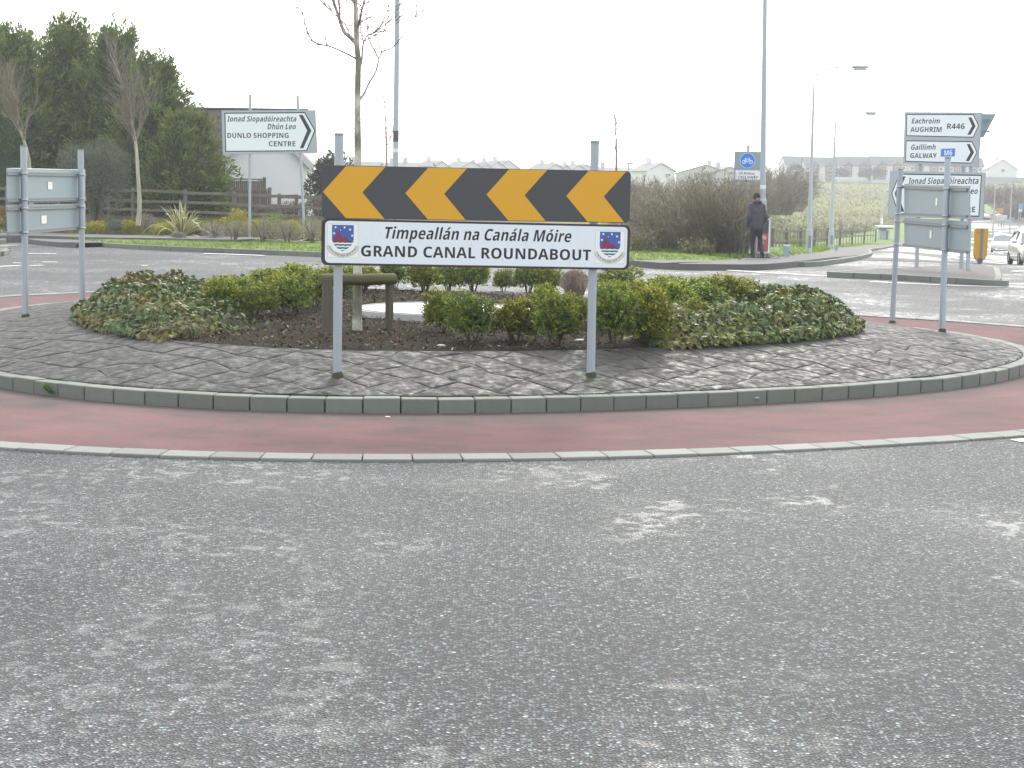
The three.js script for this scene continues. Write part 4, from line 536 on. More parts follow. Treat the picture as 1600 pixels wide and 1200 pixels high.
{ // pale concrete slab lying in the bed
  const p = ground(694, 491), r = 1.02, root = new GB(); const c = thing('concrete_slab', 'pale round concrete slab lying flat in the bed between the timber rail and the shrubs', 'slab', p);
  const g = new THREE.CylinderGeometry(r, r + .02, .09, 64, 1); const m = mesh('slab', g, std([.52, .52, .50], .35, { map: rep(GRAINC, 2.4), roughnessMap: rep(STONER, 2), bumpMap: rep(NOISE, 2), bumpScale: .006 }), c); m.position.y = .02; m.scale.set(1, 1, 1); const rim = mesh('rim', new THREE.TorusGeometry(r - .05, .014, 6, 64), std([.36, .36, .34], .8), c); rim.rotation.x = Math.PI / 2; rim.position.y = .064;
}
{ // timber support rail for the tree
  const A = ground(511, 520), B = ground(608, 513), s = thing('tree_support', 'mossy timber rail on two round posts beside the birch trunk', 'tree support', A.clone().add(B).multiplyScalar(.5)), o = s.position; const r = rng(2);
  const L = (u, v, d) => at(u, v, d).sub(o); const pa = A.clone().sub(o), pb = B.clone().sub(o), ta = L(511, 437, -A.z), tb = L(608, 440, -B.z);
  for (const [a, b, w] of [[pa, ta, .052], [pb, tb, .043]]) { const g = new GB(); g.tube([a.clone().add(V(0, -.2, 0)), a, a.clone().lerp(b, .5).add(V(.003, 0, 0)), b], [w * 1.05, w * 1.04, w, w * .98], 14); g.build('post', matWood, s); }
  const e0 = L(500.5, 437, -A.z), e1 = L(617.5, 436, -B.z), g = new GB(), dv = e1.clone().sub(e0); g.tube([0, .012, .25, .5, .75, .988, 1].map(t => e0.clone().addScaledVector(dv, t).add(V(0, .004 * Math.sin(t * 9), 0))), [.045, .058, .06, .057, .058, .056, .044], 16); g.build('rail', matWoodGreen, s);
}
// ---- the birch
{
  const base = ground(558, 514), d = -base.z, s = thing('birch_tree', 'bare young birch with pale blotched trunk rising from the round bed', 'tree', base), r = rng(17);
  const P = (u, v, dz = 0) => at(u, v, d + dz).sub(base); const k = d / F;
  const bark = (lv) => (i, sd, len) => { const q = len * (lv ? 9 : 7), n = vnoise(q, lv * 3.1, 4) * .7 + .3 * vnoise(sd * 2.2 + q, q * 3, 5); const t = smooth(.35, .65, n); return lv ? [lerp(.19, .33, t), lerp(.155, .27, t), lerp(.13, .23, t)] : [lerp(.27, .66, t), lerp(.275, .64, t), lerp(.20, .54, t)]; };
  const fine = (pts, rad) => { const c = new THREE.CatmullRomCurve3(pts), n = Math.max(10, pts.length * 9); const P2 = c.getPoints(n), R = P2.map((_, i) => { const f = i / n * (rad.length - 1), a = Math.min(rad.length - 2, Math.floor(f)); return lerp(rad[a], rad[a + 1], f - a) * (1 + .05 * (hash2(i, 3, 9) - .5)); }); return [P2, R]; };
  const tr = new GB(); { const [a, b] = fine([P(558.5, 516).add(V(0, -.1, 0)), P(558.3, 500), P(558.8, 420), P(559.2, 250), P(558.7, 187), P(559.2, 125), P(559.6, 94), P(557.5, 69), P(556.8, 42), P(555, 0), P(552, -60), P(549, -130), P(548, -210), P(546, -300)], [8.5, 7.4, 6.8, 5.6, 5, 4.6, 4.4, 4.2, 4, 3, 2.6, 2, 1.3, .6].map(x => x * k)); tr.tube(a, b, 14, true, bark(0)); }
  tr.build('trunk', matBark, s);
  const twig = (g, p, dir, len, rad, lv) => { const n = 5, pts = [p.clone()], dd = dir.clone(); for (let i = 1; i <= n; i++) { dd.add(rdir(r).multiplyScalar(.22)).add(V(0, .07, 0)).normalize(); pts.push(pts[i - 1].clone().addScaledVector(dd, len / n)); } g.tube(pts, pts.map((_, i) => rad * (1 - .8 * i / n)), 4, false, bark(1)); if (lv > 0) { const m = 2 + Math.floor(r() * 3); for (let i = 0; i < m; i++) { const q = 1 + Math.floor(r() * (n - 1)), nd = pts[q].clone().sub(pts[q - 1]).normalize().add(rdir(r).multiplyScalar(.75)).normalize(); twig(g, pts[q], nd, len * (.35 + .3 * r()), rad * .5, lv - 1); } } };
  const bs = [
    [[[557.5, 69], [546, 57], [538, 50], [528, 23], [521, 0], [514, -30], [500, -90], [488, -160]], [2.6, 2.4, 2.2, 1.8, 1.6, 1.4, 1, .4], .1], [[[557, 92], [540, 83], [517, 73], [490, 65], [480, 47], [473, 20], [458, -30]], [1.2, 1, .9, .8, .6, .5, .3], -.15],
    [[[562, 156], [569, 146], [576, 131], [588, 110], [592, 92], [598, 81], [613, 74], [647, 29], [660, -15]], [1.5, 1.5, 1.3, 1.1, 1, .8, .7, .5, .3], .25], [[[592, 92], [578, 65], [575, 55], [573, 27], [569, -10], [572, -70]], [.9, .8, .8, .6, .5, .3], .2], [[[563, 104], [565, 96], [568, 67], [575, 55], [588, 49], [605, 17], [614, -20]], [1.3, 1.3, 1, .9, .8, .6, .3], .1],
    [[[559, 45], [565, 17], [569, 0], [577, -50], [590, -120]], [1.3, 1.2, 1, .8, .4], -.2], [[[532, 36], [530, 12], [524, -25], [520, -80]], [.9, .8, .6, .3], -.1], [[[556, 20], [548, -20], [535, -80], [525, -150]], [1.2, 1, .7, .3], .2], [[[553, -40], [566, -90], [580, -170]], [1, .8, .3], -.2], [[[550, -120], [538, -190], [530, -260]], [.9, .6, .3], .1], [[[566, 62], [563, 45], [565, 30]], [.7, .5, .3], .15], [[[549, 61], [540, 40], [529, 28], [506, 6], [490, -14]], [.9, .8, .7, .5, .3], .22]];
  for (const [pts, rad, dz] of bs) { const g = new GB(), n = pts.length, [a, b] = fine(pts.map((p, i) => P(p[0], p[1], dz * d / 16 * 4 * i / n)), rad.map(x => x * k)); g.tube(a, b.map(x => x * 1.3), 6, false, bark(1)); const m = 9; for (let i = 0; i < m; i++) { const q = Math.floor(a.length * (.3 + .65 * r())), dir = a[Math.min(q + 1, a.length - 1)].clone().sub(a[Math.max(0, q - 1)]).normalize().add(rdir(r).multiplyScalar(.7)).normalize(); twig(g, a[Math.min(q, a.length - 1)], dir, .2 + .45 * r(), .0055, 2); } g.build('branch', matTwig, s); }
}
{ // weed at the kerb foot and litter
  const p = ground(80, 614, .02), s = thing('weed', 'small bright green weed growing at the kerb foot on the left', 'weed', p), g = new GB(), r = rng(3); for (let k = 0; k < 14; k++) { const a = r() * 6.28, l = .05 + .09 * r(); g.col = [.10 + .05 * r(), .2 + .06 * r(), .04]; const d = V(Math.cos(a), .5 + 1.3 * r(), Math.sin(a)).normalize(); leafQuad(g, V(Math.cos(a) * .01, -.01, Math.sin(a) * .01), d, V(0, 1, 0.1), l, l * .38); } g.build('leaves', matGrassBlade, s);
  const tf = thing('grass_tuft', 'straw-coloured grass tuft at the front edge of the bed by the left ivy', 'grass tuft', ground(262, 527)), g2 = new GB(); for (let k = 0; k < 160; k++) { const x = (r() - .4) * .55, a = r() * 6.28, l = .06 + .14 * r(), s2 = .7 + .5 * r(); g2.col = [.26 * s2, .25 * s2, .11 * s2]; g2.tube([V(x, -.02, (r() - .5) * .12), V(x + Math.cos(a) * l * .3, l * .7, Math.sin(a) * l * .3), V(x + Math.cos(a) * l, l * (.6 + .3 * r()), Math.sin(a) * l)], [.004, .003, .001], 3, false); } g2.build('blades', matGrassBlade, tf);
  const lit = [[527, 765.5, 'scrap of white litter'], [0, 0]]; 
  const bits = [[[234, 513], .06, 'white paper scrap in the left ivy edge'], [[330, 494], .09, 'pale flat stone under the left box shrubs'], [[690, 541], .07, 'pale stone at the front edge of the soil bed'], [[905, 533], .10, 'long pale stone beside the right sign post, under the shrubs'], [[606, 653], .05, 'small white scrap on the red apron below the left sign post'], [[1182, 623], .05, 'tiny white scrap at the kerb foot right of centre']];
  for (const [px, w, label] of bits) { const g = new THREE.IcosahedronGeometry(w / 2, 1), q = g.attributes.position; for (let i = 0; i < q.count; i++) q.setXYZ(i, q.getX(i) * (1 + .5 * hash2(i, 2)), q.getY(i) * .3, q.getZ(i) * .8); g.computeVertexNormals(); const m = mesh('pebble', g, std([.55, .54, .5], .8)); m.position.copy(ground(...px)); m.position.y += .008; m.rotation.y = w * 40; tag(m, label, 'stone'); }
}

// ================================================================ FAR LEFT: TREES, FENCE, PLANTING, WHITE HOUSE
function conifer(px, topPy, basePy, d, wpx, seed, label, tint = 1) {
  const base = at(px, basePy, d); topPy += 12; base.y = bankY(base.x, d) + baseY(base.x, d) - .1; const h = at(px, topPy, d).y - base.y, R = wpx / F * d / 2, r = rng(seed), s = thing('conifer_tree', label, 'tree', base, 0, null), g = new GB();
  const prof = (t, a) => R * Math.pow(Math.max(0, 1 - Math.pow(t, 3.4)), .8) * (.62 + .38 * smooth(0, .15, t)) * (.6 + .8 * fbm(Math.cos(a) * 1.5 + seed, Math.sin(a) * 1.5 + t * 6, seed, 3)) * (1.02 - .32 * t);
  const boughs = 330; for (let k = 0; k < boughs; k++) { // feathery boughs, each a tuft of sprays sweeping outwards and up
    const t = .03 + .93 * Math.pow(r(), .9), a = r() * 6.28, R0 = prof(t, a), out = V(Math.cos(a), 0, Math.sin(a)), root = out.clone().multiplyScalar(R0 * (.45 + .3 * r())).setY(t * h * .97), ax = out.clone().multiplyScalar(.95 - .65 * t).add(V(.12, .45 + .75 * t, 0)).add(rdir(r).multiplyScalar(.3)).normalize(), BL = (.7 + .9 * r()) * (1 - .25 * t), b0 = (.6 + .7 * r()) * tint, warm = r();
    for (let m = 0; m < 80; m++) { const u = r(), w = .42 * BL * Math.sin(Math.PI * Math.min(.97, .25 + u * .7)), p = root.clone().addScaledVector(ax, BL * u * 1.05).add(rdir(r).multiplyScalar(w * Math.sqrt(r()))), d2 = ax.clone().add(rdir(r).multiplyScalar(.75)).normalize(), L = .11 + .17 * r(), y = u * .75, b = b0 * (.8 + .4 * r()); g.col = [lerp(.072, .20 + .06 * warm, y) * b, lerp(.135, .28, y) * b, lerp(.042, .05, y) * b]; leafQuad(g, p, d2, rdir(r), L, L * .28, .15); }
  }
  for (let k = 0; k < 9; k++) { const a = r() * 6.28, q = Math.sqrt(r()) * R * .3, y = h * (.90 - .1 * (q / R)), L = .35 + .5 * r(); const lean = V((r() - .6) * .5, 0, (r() - .5) * .4); for (let m = 0; m < 40; m++) { const u = r(), p = V(Math.cos(a) * q, y, Math.sin(a) * q).addScaledVector(V(lean.x, 1, lean.z), L * u).add(rdir(r).multiplyScalar(.22 * (1 - u))); g.col = [.09, .14, .05]; leafQuad(g, p, V(lean.x, 1, lean.z).add(rdir(r).multiplyScalar(.7)).normalize(), rdir(r), .22, .06, .1); } }
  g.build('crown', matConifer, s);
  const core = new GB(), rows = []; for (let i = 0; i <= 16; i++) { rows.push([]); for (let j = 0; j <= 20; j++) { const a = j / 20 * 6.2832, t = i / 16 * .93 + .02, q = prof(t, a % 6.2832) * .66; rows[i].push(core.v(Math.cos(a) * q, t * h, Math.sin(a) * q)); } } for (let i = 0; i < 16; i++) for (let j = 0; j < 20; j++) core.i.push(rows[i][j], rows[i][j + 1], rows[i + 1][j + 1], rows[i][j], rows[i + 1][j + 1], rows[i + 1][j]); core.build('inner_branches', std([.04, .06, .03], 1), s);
  const tk = new GB(); tk.col = [.1, .08, .06]; tk.tube([V(0, -.3, 0), V(0, h * .25, 0), V(.05, h * .9, 0)], [R * .09, R * .07, .03], 8, false); tk.build('trunk', matTwig, s);
}
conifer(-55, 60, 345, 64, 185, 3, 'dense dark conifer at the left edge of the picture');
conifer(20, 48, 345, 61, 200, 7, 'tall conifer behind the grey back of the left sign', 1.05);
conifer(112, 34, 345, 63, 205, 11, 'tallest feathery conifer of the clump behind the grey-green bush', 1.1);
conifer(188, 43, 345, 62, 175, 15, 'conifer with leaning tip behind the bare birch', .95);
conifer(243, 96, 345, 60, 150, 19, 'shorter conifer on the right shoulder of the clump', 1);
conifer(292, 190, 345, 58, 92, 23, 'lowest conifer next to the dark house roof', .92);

function bareTree(name, label, base, pts, k, seed, o = {}) { // forked bare tree: pts = leader in metres from the base, twigs random
  const s = thing(name, label, 'tree', base), r = rng(seed), g = new GB(), b = new GB(), { r0 = .06, crown = .25, n = 26, L = 1.2, col = [.30, .27, .2], tc = [.2, .165, .14], up = .5, lv = 2 } = o;
  const c = new THREE.CatmullRomCurve3(pts), N = 30, P = c.getPoints(N); g.tube(P, P.map((_, i) => r0 * (1 - .88 * i / N)), 8, false, (i, sd, len) => { const t = vnoise(len * 5, sd, seed); return col.map(x => x * (.7 + .6 * t)); }); g.build('trunk', matTwig, s);
  b.col = tc; const tw = (p, dir, len, rad, lvl) => { const q = [p.clone()], dd = dir.clone(); for (let i = 1; i <= 5; i++) { dd.add(rdir(r).multiplyScalar(.13)).add(V(0, .06 * up, 0)).normalize(); q.push(q[i - 1].clone().addScaledVector(dd, len / 5)); } b.tube(q, q.map((_, i) => rad * (1 - .8 * i / 5)), lvl > 1 ? 5 : 3, false); if (lvl > 0) for (let i = 0, m = 3 + Math.floor(r() * 3); i < m; i++) { const j = 1 + Math.floor(r() * 4); tw(q[j], q[j].clone().sub(q[j - 1]).normalize().add(rdir(r).multiplyScalar(.6)).normalize(), len * (.4 + .3 * r()), rad * .5, lvl - 1); } };
  for (let i = 0; i < n; i++) { const t = lerp(crown, .98, Math.pow(r(), 1.2)), j = Math.floor(t * N), p = P[j], a = r() * 6.28, f = (1 - t); tw(p, V(Math.cos(a) * .62, up + .55, Math.sin(a) * .62).normalize(), L * (.45 + .75 * f) * (.7 + .5 * r()), r0 * (.12 + .3 * f), lv); }
  b.build('branches', matTwig, s); return s;
}
{
  const d = 51, B = (u, v) => { const p = at(u, v, d); return p; }, foot = B(216, 352), P = (u, v) => B(u, v).sub(foot);
  bareTree('birch_tree', 'slender bare birch with pale trunk in front of the conifers', foot, [P(216, 352), P(218, 320), P(216, 280), P(212, 225), P(206, 190), P(200, 155), P(187, 118), P(172, 84)], 1, 41, { r0: .085, crown: .42, n: 30, L: 2.1, col: [.40, .38, .28], tc: [.22, .185, .155], up: .8 });
  const f2 = B(50, 352), Q = (u, v) => B(u, v).sub(f2); bareTree('birch_tree', 'bare multi-forked birch behind the grey back of the left sign', f2, [Q(50, 352), Q(48, 300), Q(44, 245), Q(38, 222), Q(28, 195), Q(14, 160), Q(-4, 125)], 1, 43, { r0: .085, crown: .5, n: 34, L: 2.0, col: [.36, .36, .22], tc: [.24, .2, .15], up: .75 });
  const f3 = at(604, 400, 47), S = (u, v) => at(u, v, 47).sub(f3); bareTree('sapling', 'thin bare sapling rising behind the sign beside the lamp column', f3, [S(604, 400), S(604, 300), S(604, 230), S(602, 180), S(597, 125)], 1, 45, { r0: .045, crown: .5, n: 15, L: 1.0, col: [.3, .24, .22], tc: [.3, .23, .2], lv: 1, up: .6 });
  const f4 = at(964, 404, 46), S4 = (u, v) => at(u, v, 46).sub(f4); bareTree('sapling', 'thin bare sapling rising behind the right end of the sign', f4, [S4(964, 404), S4(963, 300), S4(963, 240), S4(962, 200), S4(960, 168)], 1, 47, { r0: .05, crown: .5, n: 17, L: .95, col: [.27, .22, .2], tc: [.28, .22, .19], lv: 1, up: .8 });
}
function leafyBush(name, label, cat, base, w, h, n, leaf, colf, seed, group, opt = {}) { // loose shrub of small leaves on visible stems
  const s = thing(name, label, cat, base, 0, group), r = rng(seed), g = new GB(), st = new GB(), lumps = []; for (let k = 0; k < 9; k++) { const a = r() * 6.28, q = Math.sqrt(r()) * .3; lumps.push([V(Math.cos(a) * q * w, (.3 + .45 * r()) * h, Math.sin(a) * q * w), .2 + .12 * r()]); } lumps.push([V(0, .45 * h, 0), .36]);
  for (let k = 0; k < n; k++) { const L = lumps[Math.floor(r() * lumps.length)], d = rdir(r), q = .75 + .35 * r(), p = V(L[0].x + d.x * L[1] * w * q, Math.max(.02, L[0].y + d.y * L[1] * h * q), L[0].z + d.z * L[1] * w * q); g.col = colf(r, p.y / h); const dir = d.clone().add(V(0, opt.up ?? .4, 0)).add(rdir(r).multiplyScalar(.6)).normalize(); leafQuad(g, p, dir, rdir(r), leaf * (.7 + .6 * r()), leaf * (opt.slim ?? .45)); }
  st.col = opt.stem ?? [.11, .09, .07]; for (let k = 0; k < (opt.stems ?? 8); k++) { const a = r() * 6.28, m = .3 + .5 * r(); st.tube([V(Math.cos(a) * w * .04, -.05, Math.sin(a) * w * .04), V(Math.cos(a) * w * .2 * m, h * .45, Math.sin(a) * w * .2 * m), V(Math.cos(a) * w * .45 * m, h * (.75 + .25 * r()), Math.sin(a) * w * .45 * m)], [.025 * h, .016 * h, .004 * h], 4, false); }
  g.build('foliage', matLeaf, s); st.build('stems', matTwig, s); return s;
}
const onBank = (px, py, d) => { const p = at(px, py, d); p.y = bankY(p.x, d) + baseY(p.x, d) - .02; return p; };
{
  const p = onBank(150, 345, 53); leafyBush('evergreen_bush', 'large grey-green bush between the left sign and the bare birch', 'bush', p, 2.5, at(150, 222, 53).y - p.y, 9000, .11, (r, t) => { const s = .7 + .6 * r(); return [.17 * s, .195 * s, .145 * s]; }, 61, null, { stems: 14, slim: .3, up: .9 });
  const q = onBank(512, 345, 63); leafyBush('evergreen_bush', 'dark olive bush beside the white gable, left of the sign', 'bush', q, 2.2, at(512, 238, 63).y - q.y, 5000, .16, (r, t) => { const s = .6 + .6 * r(); return [.115 * s, .125 * s, .085 * s]; }, 62, null, { stems: 8 });
}
// low planting along the bank
{
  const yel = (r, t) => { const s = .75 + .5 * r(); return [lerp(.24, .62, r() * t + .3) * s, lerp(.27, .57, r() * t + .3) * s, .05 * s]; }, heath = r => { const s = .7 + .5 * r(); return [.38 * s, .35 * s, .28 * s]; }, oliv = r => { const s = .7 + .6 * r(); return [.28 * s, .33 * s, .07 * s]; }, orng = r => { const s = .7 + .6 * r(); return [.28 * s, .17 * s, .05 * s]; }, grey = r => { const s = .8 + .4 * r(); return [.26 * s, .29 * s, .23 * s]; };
  const list = [[8, 350, 44, 26, orng, 'orange-brown low shrub at the left edge behind the left sign'], [146, 362, 32, 16, yel, 'bright yellow low shrub right of the left sign'], [183, 362, 26, 17, grey, 'small silvery shrub between the two yellow ones on the left'], [207, 362, 24, 18, yel, 'yellow-green low shrub at the foot of the bare birch'], [228, 363, 28, 24, heath, 'grey heather clump left of the spiky plant'], [264, 366, 36, 15, yel, 'low yellow shrub under the spiky plant'], [318, 362, 30, 16, oliv, 'olive low shrub right of the spiky plant'], [346, 356, 36, 20, yel, 'yellow-green shrub left of the arrow sign post'], [374, 355, 26, 30, yel, 'bright yellow upright shrub just left of the left arrow sign post'], [400, 356, 22, 17, yel, 'small yellow shrub just right of the left arrow sign post'], [427, 358, 40, 24, oliv, 'olive feathery shrub between the two arrow sign posts'], [455, 357, 30, 17, yel, 'yellow-green shrub left of the right arrow sign post'],
    [334, 376, 40, 22, heath, 'grey heather clump beyond the end of the footpath'], [366, 379, 40, 24, heath, 'grey heather clump left of the left arrow sign post'], [413, 379, 46, 26, heath, 'wide grey heather clump between the arrow sign posts'], [449, 380, 36, 24, heath, 'grey heather clump left of the leaning arrow sign post'], [489, 381, 36, 28, heath, 'dark heather clump against the left end of the name board'], [281, 376, 18, 8, heath, 'tiny heather sprig at the path edge below the spiky plant'], [352, 364, 24, 18, oliv, 'olive shrub behind the grey heather'], [100, 352, 30, 15, oliv, 'low green shrub behind the right post of the left sign']];
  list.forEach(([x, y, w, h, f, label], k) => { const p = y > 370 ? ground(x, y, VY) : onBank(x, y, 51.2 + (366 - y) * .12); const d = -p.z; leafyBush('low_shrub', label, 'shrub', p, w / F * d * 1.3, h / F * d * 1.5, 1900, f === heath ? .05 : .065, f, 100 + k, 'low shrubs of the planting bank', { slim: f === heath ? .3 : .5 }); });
  const spiky = (label, p, w, h, n, seed) => { const s = thing('spiky_plant', label, 'spiky plant', p), r = rng(seed); const lv = []; for (let k = 0; k < n; k++) { const g = new GB(), a = k / n * 6.28 + r() * .6, el = .25 + 1.1 * r(), L = h * (.85 + .5 * r()), out = V(Math.cos(a), 0, Math.sin(a)), pts = [], N = 7, droop = .25 + (1.45 - el) * 1.05; for (let i = 0; i <= N; i++) { const t = i / N, R = Math.cos(el) * L * t * w / h * .62, y = Math.sin(el) * L * t * 1.1 - droop * L * .55 * t * t * t; pts.push(out.clone().multiplyScalar(R).add(V(0, Math.max(.03, y), 0))); } const side = V(-out.z, 0, out.x), wd = .045 * (.8 + .4 * r()); const strip = (o0, o1, c) => { g.col = c; let pv; pts.forEach((q, i) => { const t = i / N, ww = wd * Math.sin(Math.PI * Math.min(1, .18 + t * .8)) ; const A = g.v(q.x + side.x * ww * o0, q.y + Math.abs(o0) * ww * .3, q.z + side.z * ww * o0), B = g.v(q.x + side.x * ww * o1, q.y + Math.abs(o1) * ww * .3, q.z + side.z * ww * o1); if (pv) g.i.push(pv[0], A, B, pv[0], B, pv[1]); pv = [A, B]; }); }; const dr = r() < .25 ? [.42, .33, .2] : [.72, .68, .42]; strip(-1, -.45, dr); strip(-.45, .45, [.20, .23, .075]); strip(.45, 1, dr); g.build('blade', matGrassBlade, s); } return s; };
  spiky('variegated cream and green spiky plant left of the arrow sign', onBank(284, 366, 50.6), 2.2, 1.25, 74, 9); spiky('pale spiky plant behind the leaning arrow sign post', onBank(483, 362, 50.8), .9, .65, 40, 10);
  for (const [x, y, w, label] of [[437, 379, .28, 'pale rock between the heather clumps'], [469, 380, .26, 'pale rock just left of the leaning arrow sign post'], [354, 376, .3, 'flat rock at the end of the footpath']]) { const g = new THREE.IcosahedronGeometry(.5, 2), q = g.attributes.position; for (let i = 0; i < q.count; i++) { const n = .75 + .5 * fbm(q.getX(i) * 3 + 9, q.getZ(i) * 3 + q.getY(i) + 9, 7, 2); q.setXYZ(i, q.getX(i) * n * w * 1.5, q.getY(i) * n * w * .7, q.getZ(i) * n * w); } g.computeVertexNormals(); const m = mesh('rock', g, concrete([.42, .4, .37])); m.position.copy(ground(x, y, VY)); tag(m, label, 'rock'); }
}
// post-and-rail fence along the top of the bank
function railFence(label, pts, rails, postH, mat = matFence, railW = .1, extra) { // pts: world feet of the posts; rails: heights
  const o = pts[0], s = thing('timber_fence', label, 'fence', o), r = rng(pts.length * 7); const gp = new RoundedBoxGeometry(.13, 1, .12, 1, .015);
  pts.forEach(p => { const m = mesh('post', gp, mat, s); m.position.copy(p).sub(o).add(V(0, postH / 2 - .15, 0)); m.scale.y = postH + .3; m.rotation.set((r() - .5) * .04, r() * .3, (r() - .5) * .06); });
  for (let k = 0; k < pts.length - 1; k++) for (const h of rails) { const a = pts[k].clone().sub(o).add(V(0, h + (r() - .5) * .05, .08)), b = pts[k + 1].clone().sub(o).add(V(0, h + (r() - .5) * .05, .08)), L = a.distanceTo(b), m = mesh('rail', new RoundedBoxGeometry(L + .08, railW, .04, 1, .008), mat, s); m.position.copy(a).lerp(b, .5); m.rotation.order = 'YXZ'; const dv = b.clone().sub(a); m.rotation.set(0, Math.atan2(-dv.z, dv.x), Math.asin(dv.y / L)); }
  return s;
}
{
  const F_ = (u, v, d) => at(u, v, d); const row = [[-60, 337, 58], [12, 340, 57.5], [92, 342, 57], [170, 343, 56.5], [208, 344, 56.5], [290, 345, 56], [366, 346, 55.5], [436, 347, 55], [505, 349, 54.5], [575, 351, 54]].map(q => F_(...q)); row.forEach(p => { p.y = bankY(p.x, -p.z) - .05; });
  railFence('weathered three-rail timber fence along the top of the planting bank', row, [.42, .74, 1.1], 1.2);
  const fr2 = [[421, 300, 59], [463, 306, 58.6], [520, 312, 58.2], [590, 314, 58]].map(q => F_(...q)), r2 = fr2.map(p => V(p.x, bankY(p.x, -p.z), p.z)); railFence('short dark timber fence sloping down in front of the white gable', r2, [.55, .92], 1.0, std([.16, .14, .11], .9, { map: rep(WOOD, 1, .5) }));
  // brown boarded screens
  const screen = (label, u0, u1, vt, d, n) => { const a = F_(u0, vt, d), b = F_(u1, vt, d); const yb = bankY(a.x, d) - .1, s = thing('boarded_screen', label, 'fence panel', V(a.x, yb, a.z)), W = b.x - a.x, H0 = (a.y + b.y) / 2 - yb, g = new GB(), r = rng(n); for (let k = 0; k < n; k++) { const x0 = W * k / n, x1 = W * (k + 1) / n - .01; g.col = [1, 1, 1].map(q => q * (.8 + .4 * r())); g.box(x0, x1, 0, H0 - r() * .04, -.012 + .008 * (k % 2), .012 + .008 * (k % 2)); } const bd = g.build('boards', std([.23, .195, .165], .95, { map: rep(WOOD, 2, .5), vertexColors: true }), s); bd.userData.kind = 'stuff'; for (const x of [0, W]) { const p = mesh('post', new RoundedBoxGeometry(.12, H0 + .12, .12, 1, .012), matFence, s); p.position.set(x, (H0 + .12) / 2, -.05); } const c = mesh('capping', new THREE.BoxGeometry(W, .05, .1), matFence, s); c.position.set(W / 2, H0 + .03, 0); return s; };
  screen('brown boarded screen in front of the white gable, farther of the two', 330, 413, 281, 61, 26); screen('brown boarded screen behind the fence rails, nearer of the two', 352, 421, 297, 58.4, 24);
  // brown dead hedge and bracken behind the rails
  const br = r => { const s = .7 + .6 * r(); return [.20 * s, .165 * s, .135 * s]; }; [[322, 300, 60.5, 64, 40], [345, 275, 62, 40, 30], [262, 330, 58.5, 70, 30], [310, 335, 58, 60, 34], [450, 340, 57.6, 70, 34], [500, 342, 57.2, 60, 40], [402, 340, 57.4, 60, 30]].forEach(([x, y, d, w, h], k) => { const p = onBank(x, y, d); const top = at(x, y - h + 8, d).y; leafyBush('dead_hedge_bush', ['brown leafless bush left of the boarded screens', 'brown twiggy bush against the white annex', 'brown bracken behind the rails, right of the birch trunk', 'brown bracken behind the rails below the dark conifer', 'brown bracken below the white gable', 'brown bracken behind the leaning sign post', 'brown bracken below the nearer boarded screen'][k], 'bush', p, w / F * d, Math.max(.5, top - p.y), 2400, .09, br, 140 + k, 'brown bushes along the bank fence', { slim: .25, stems: 16 }); });
}
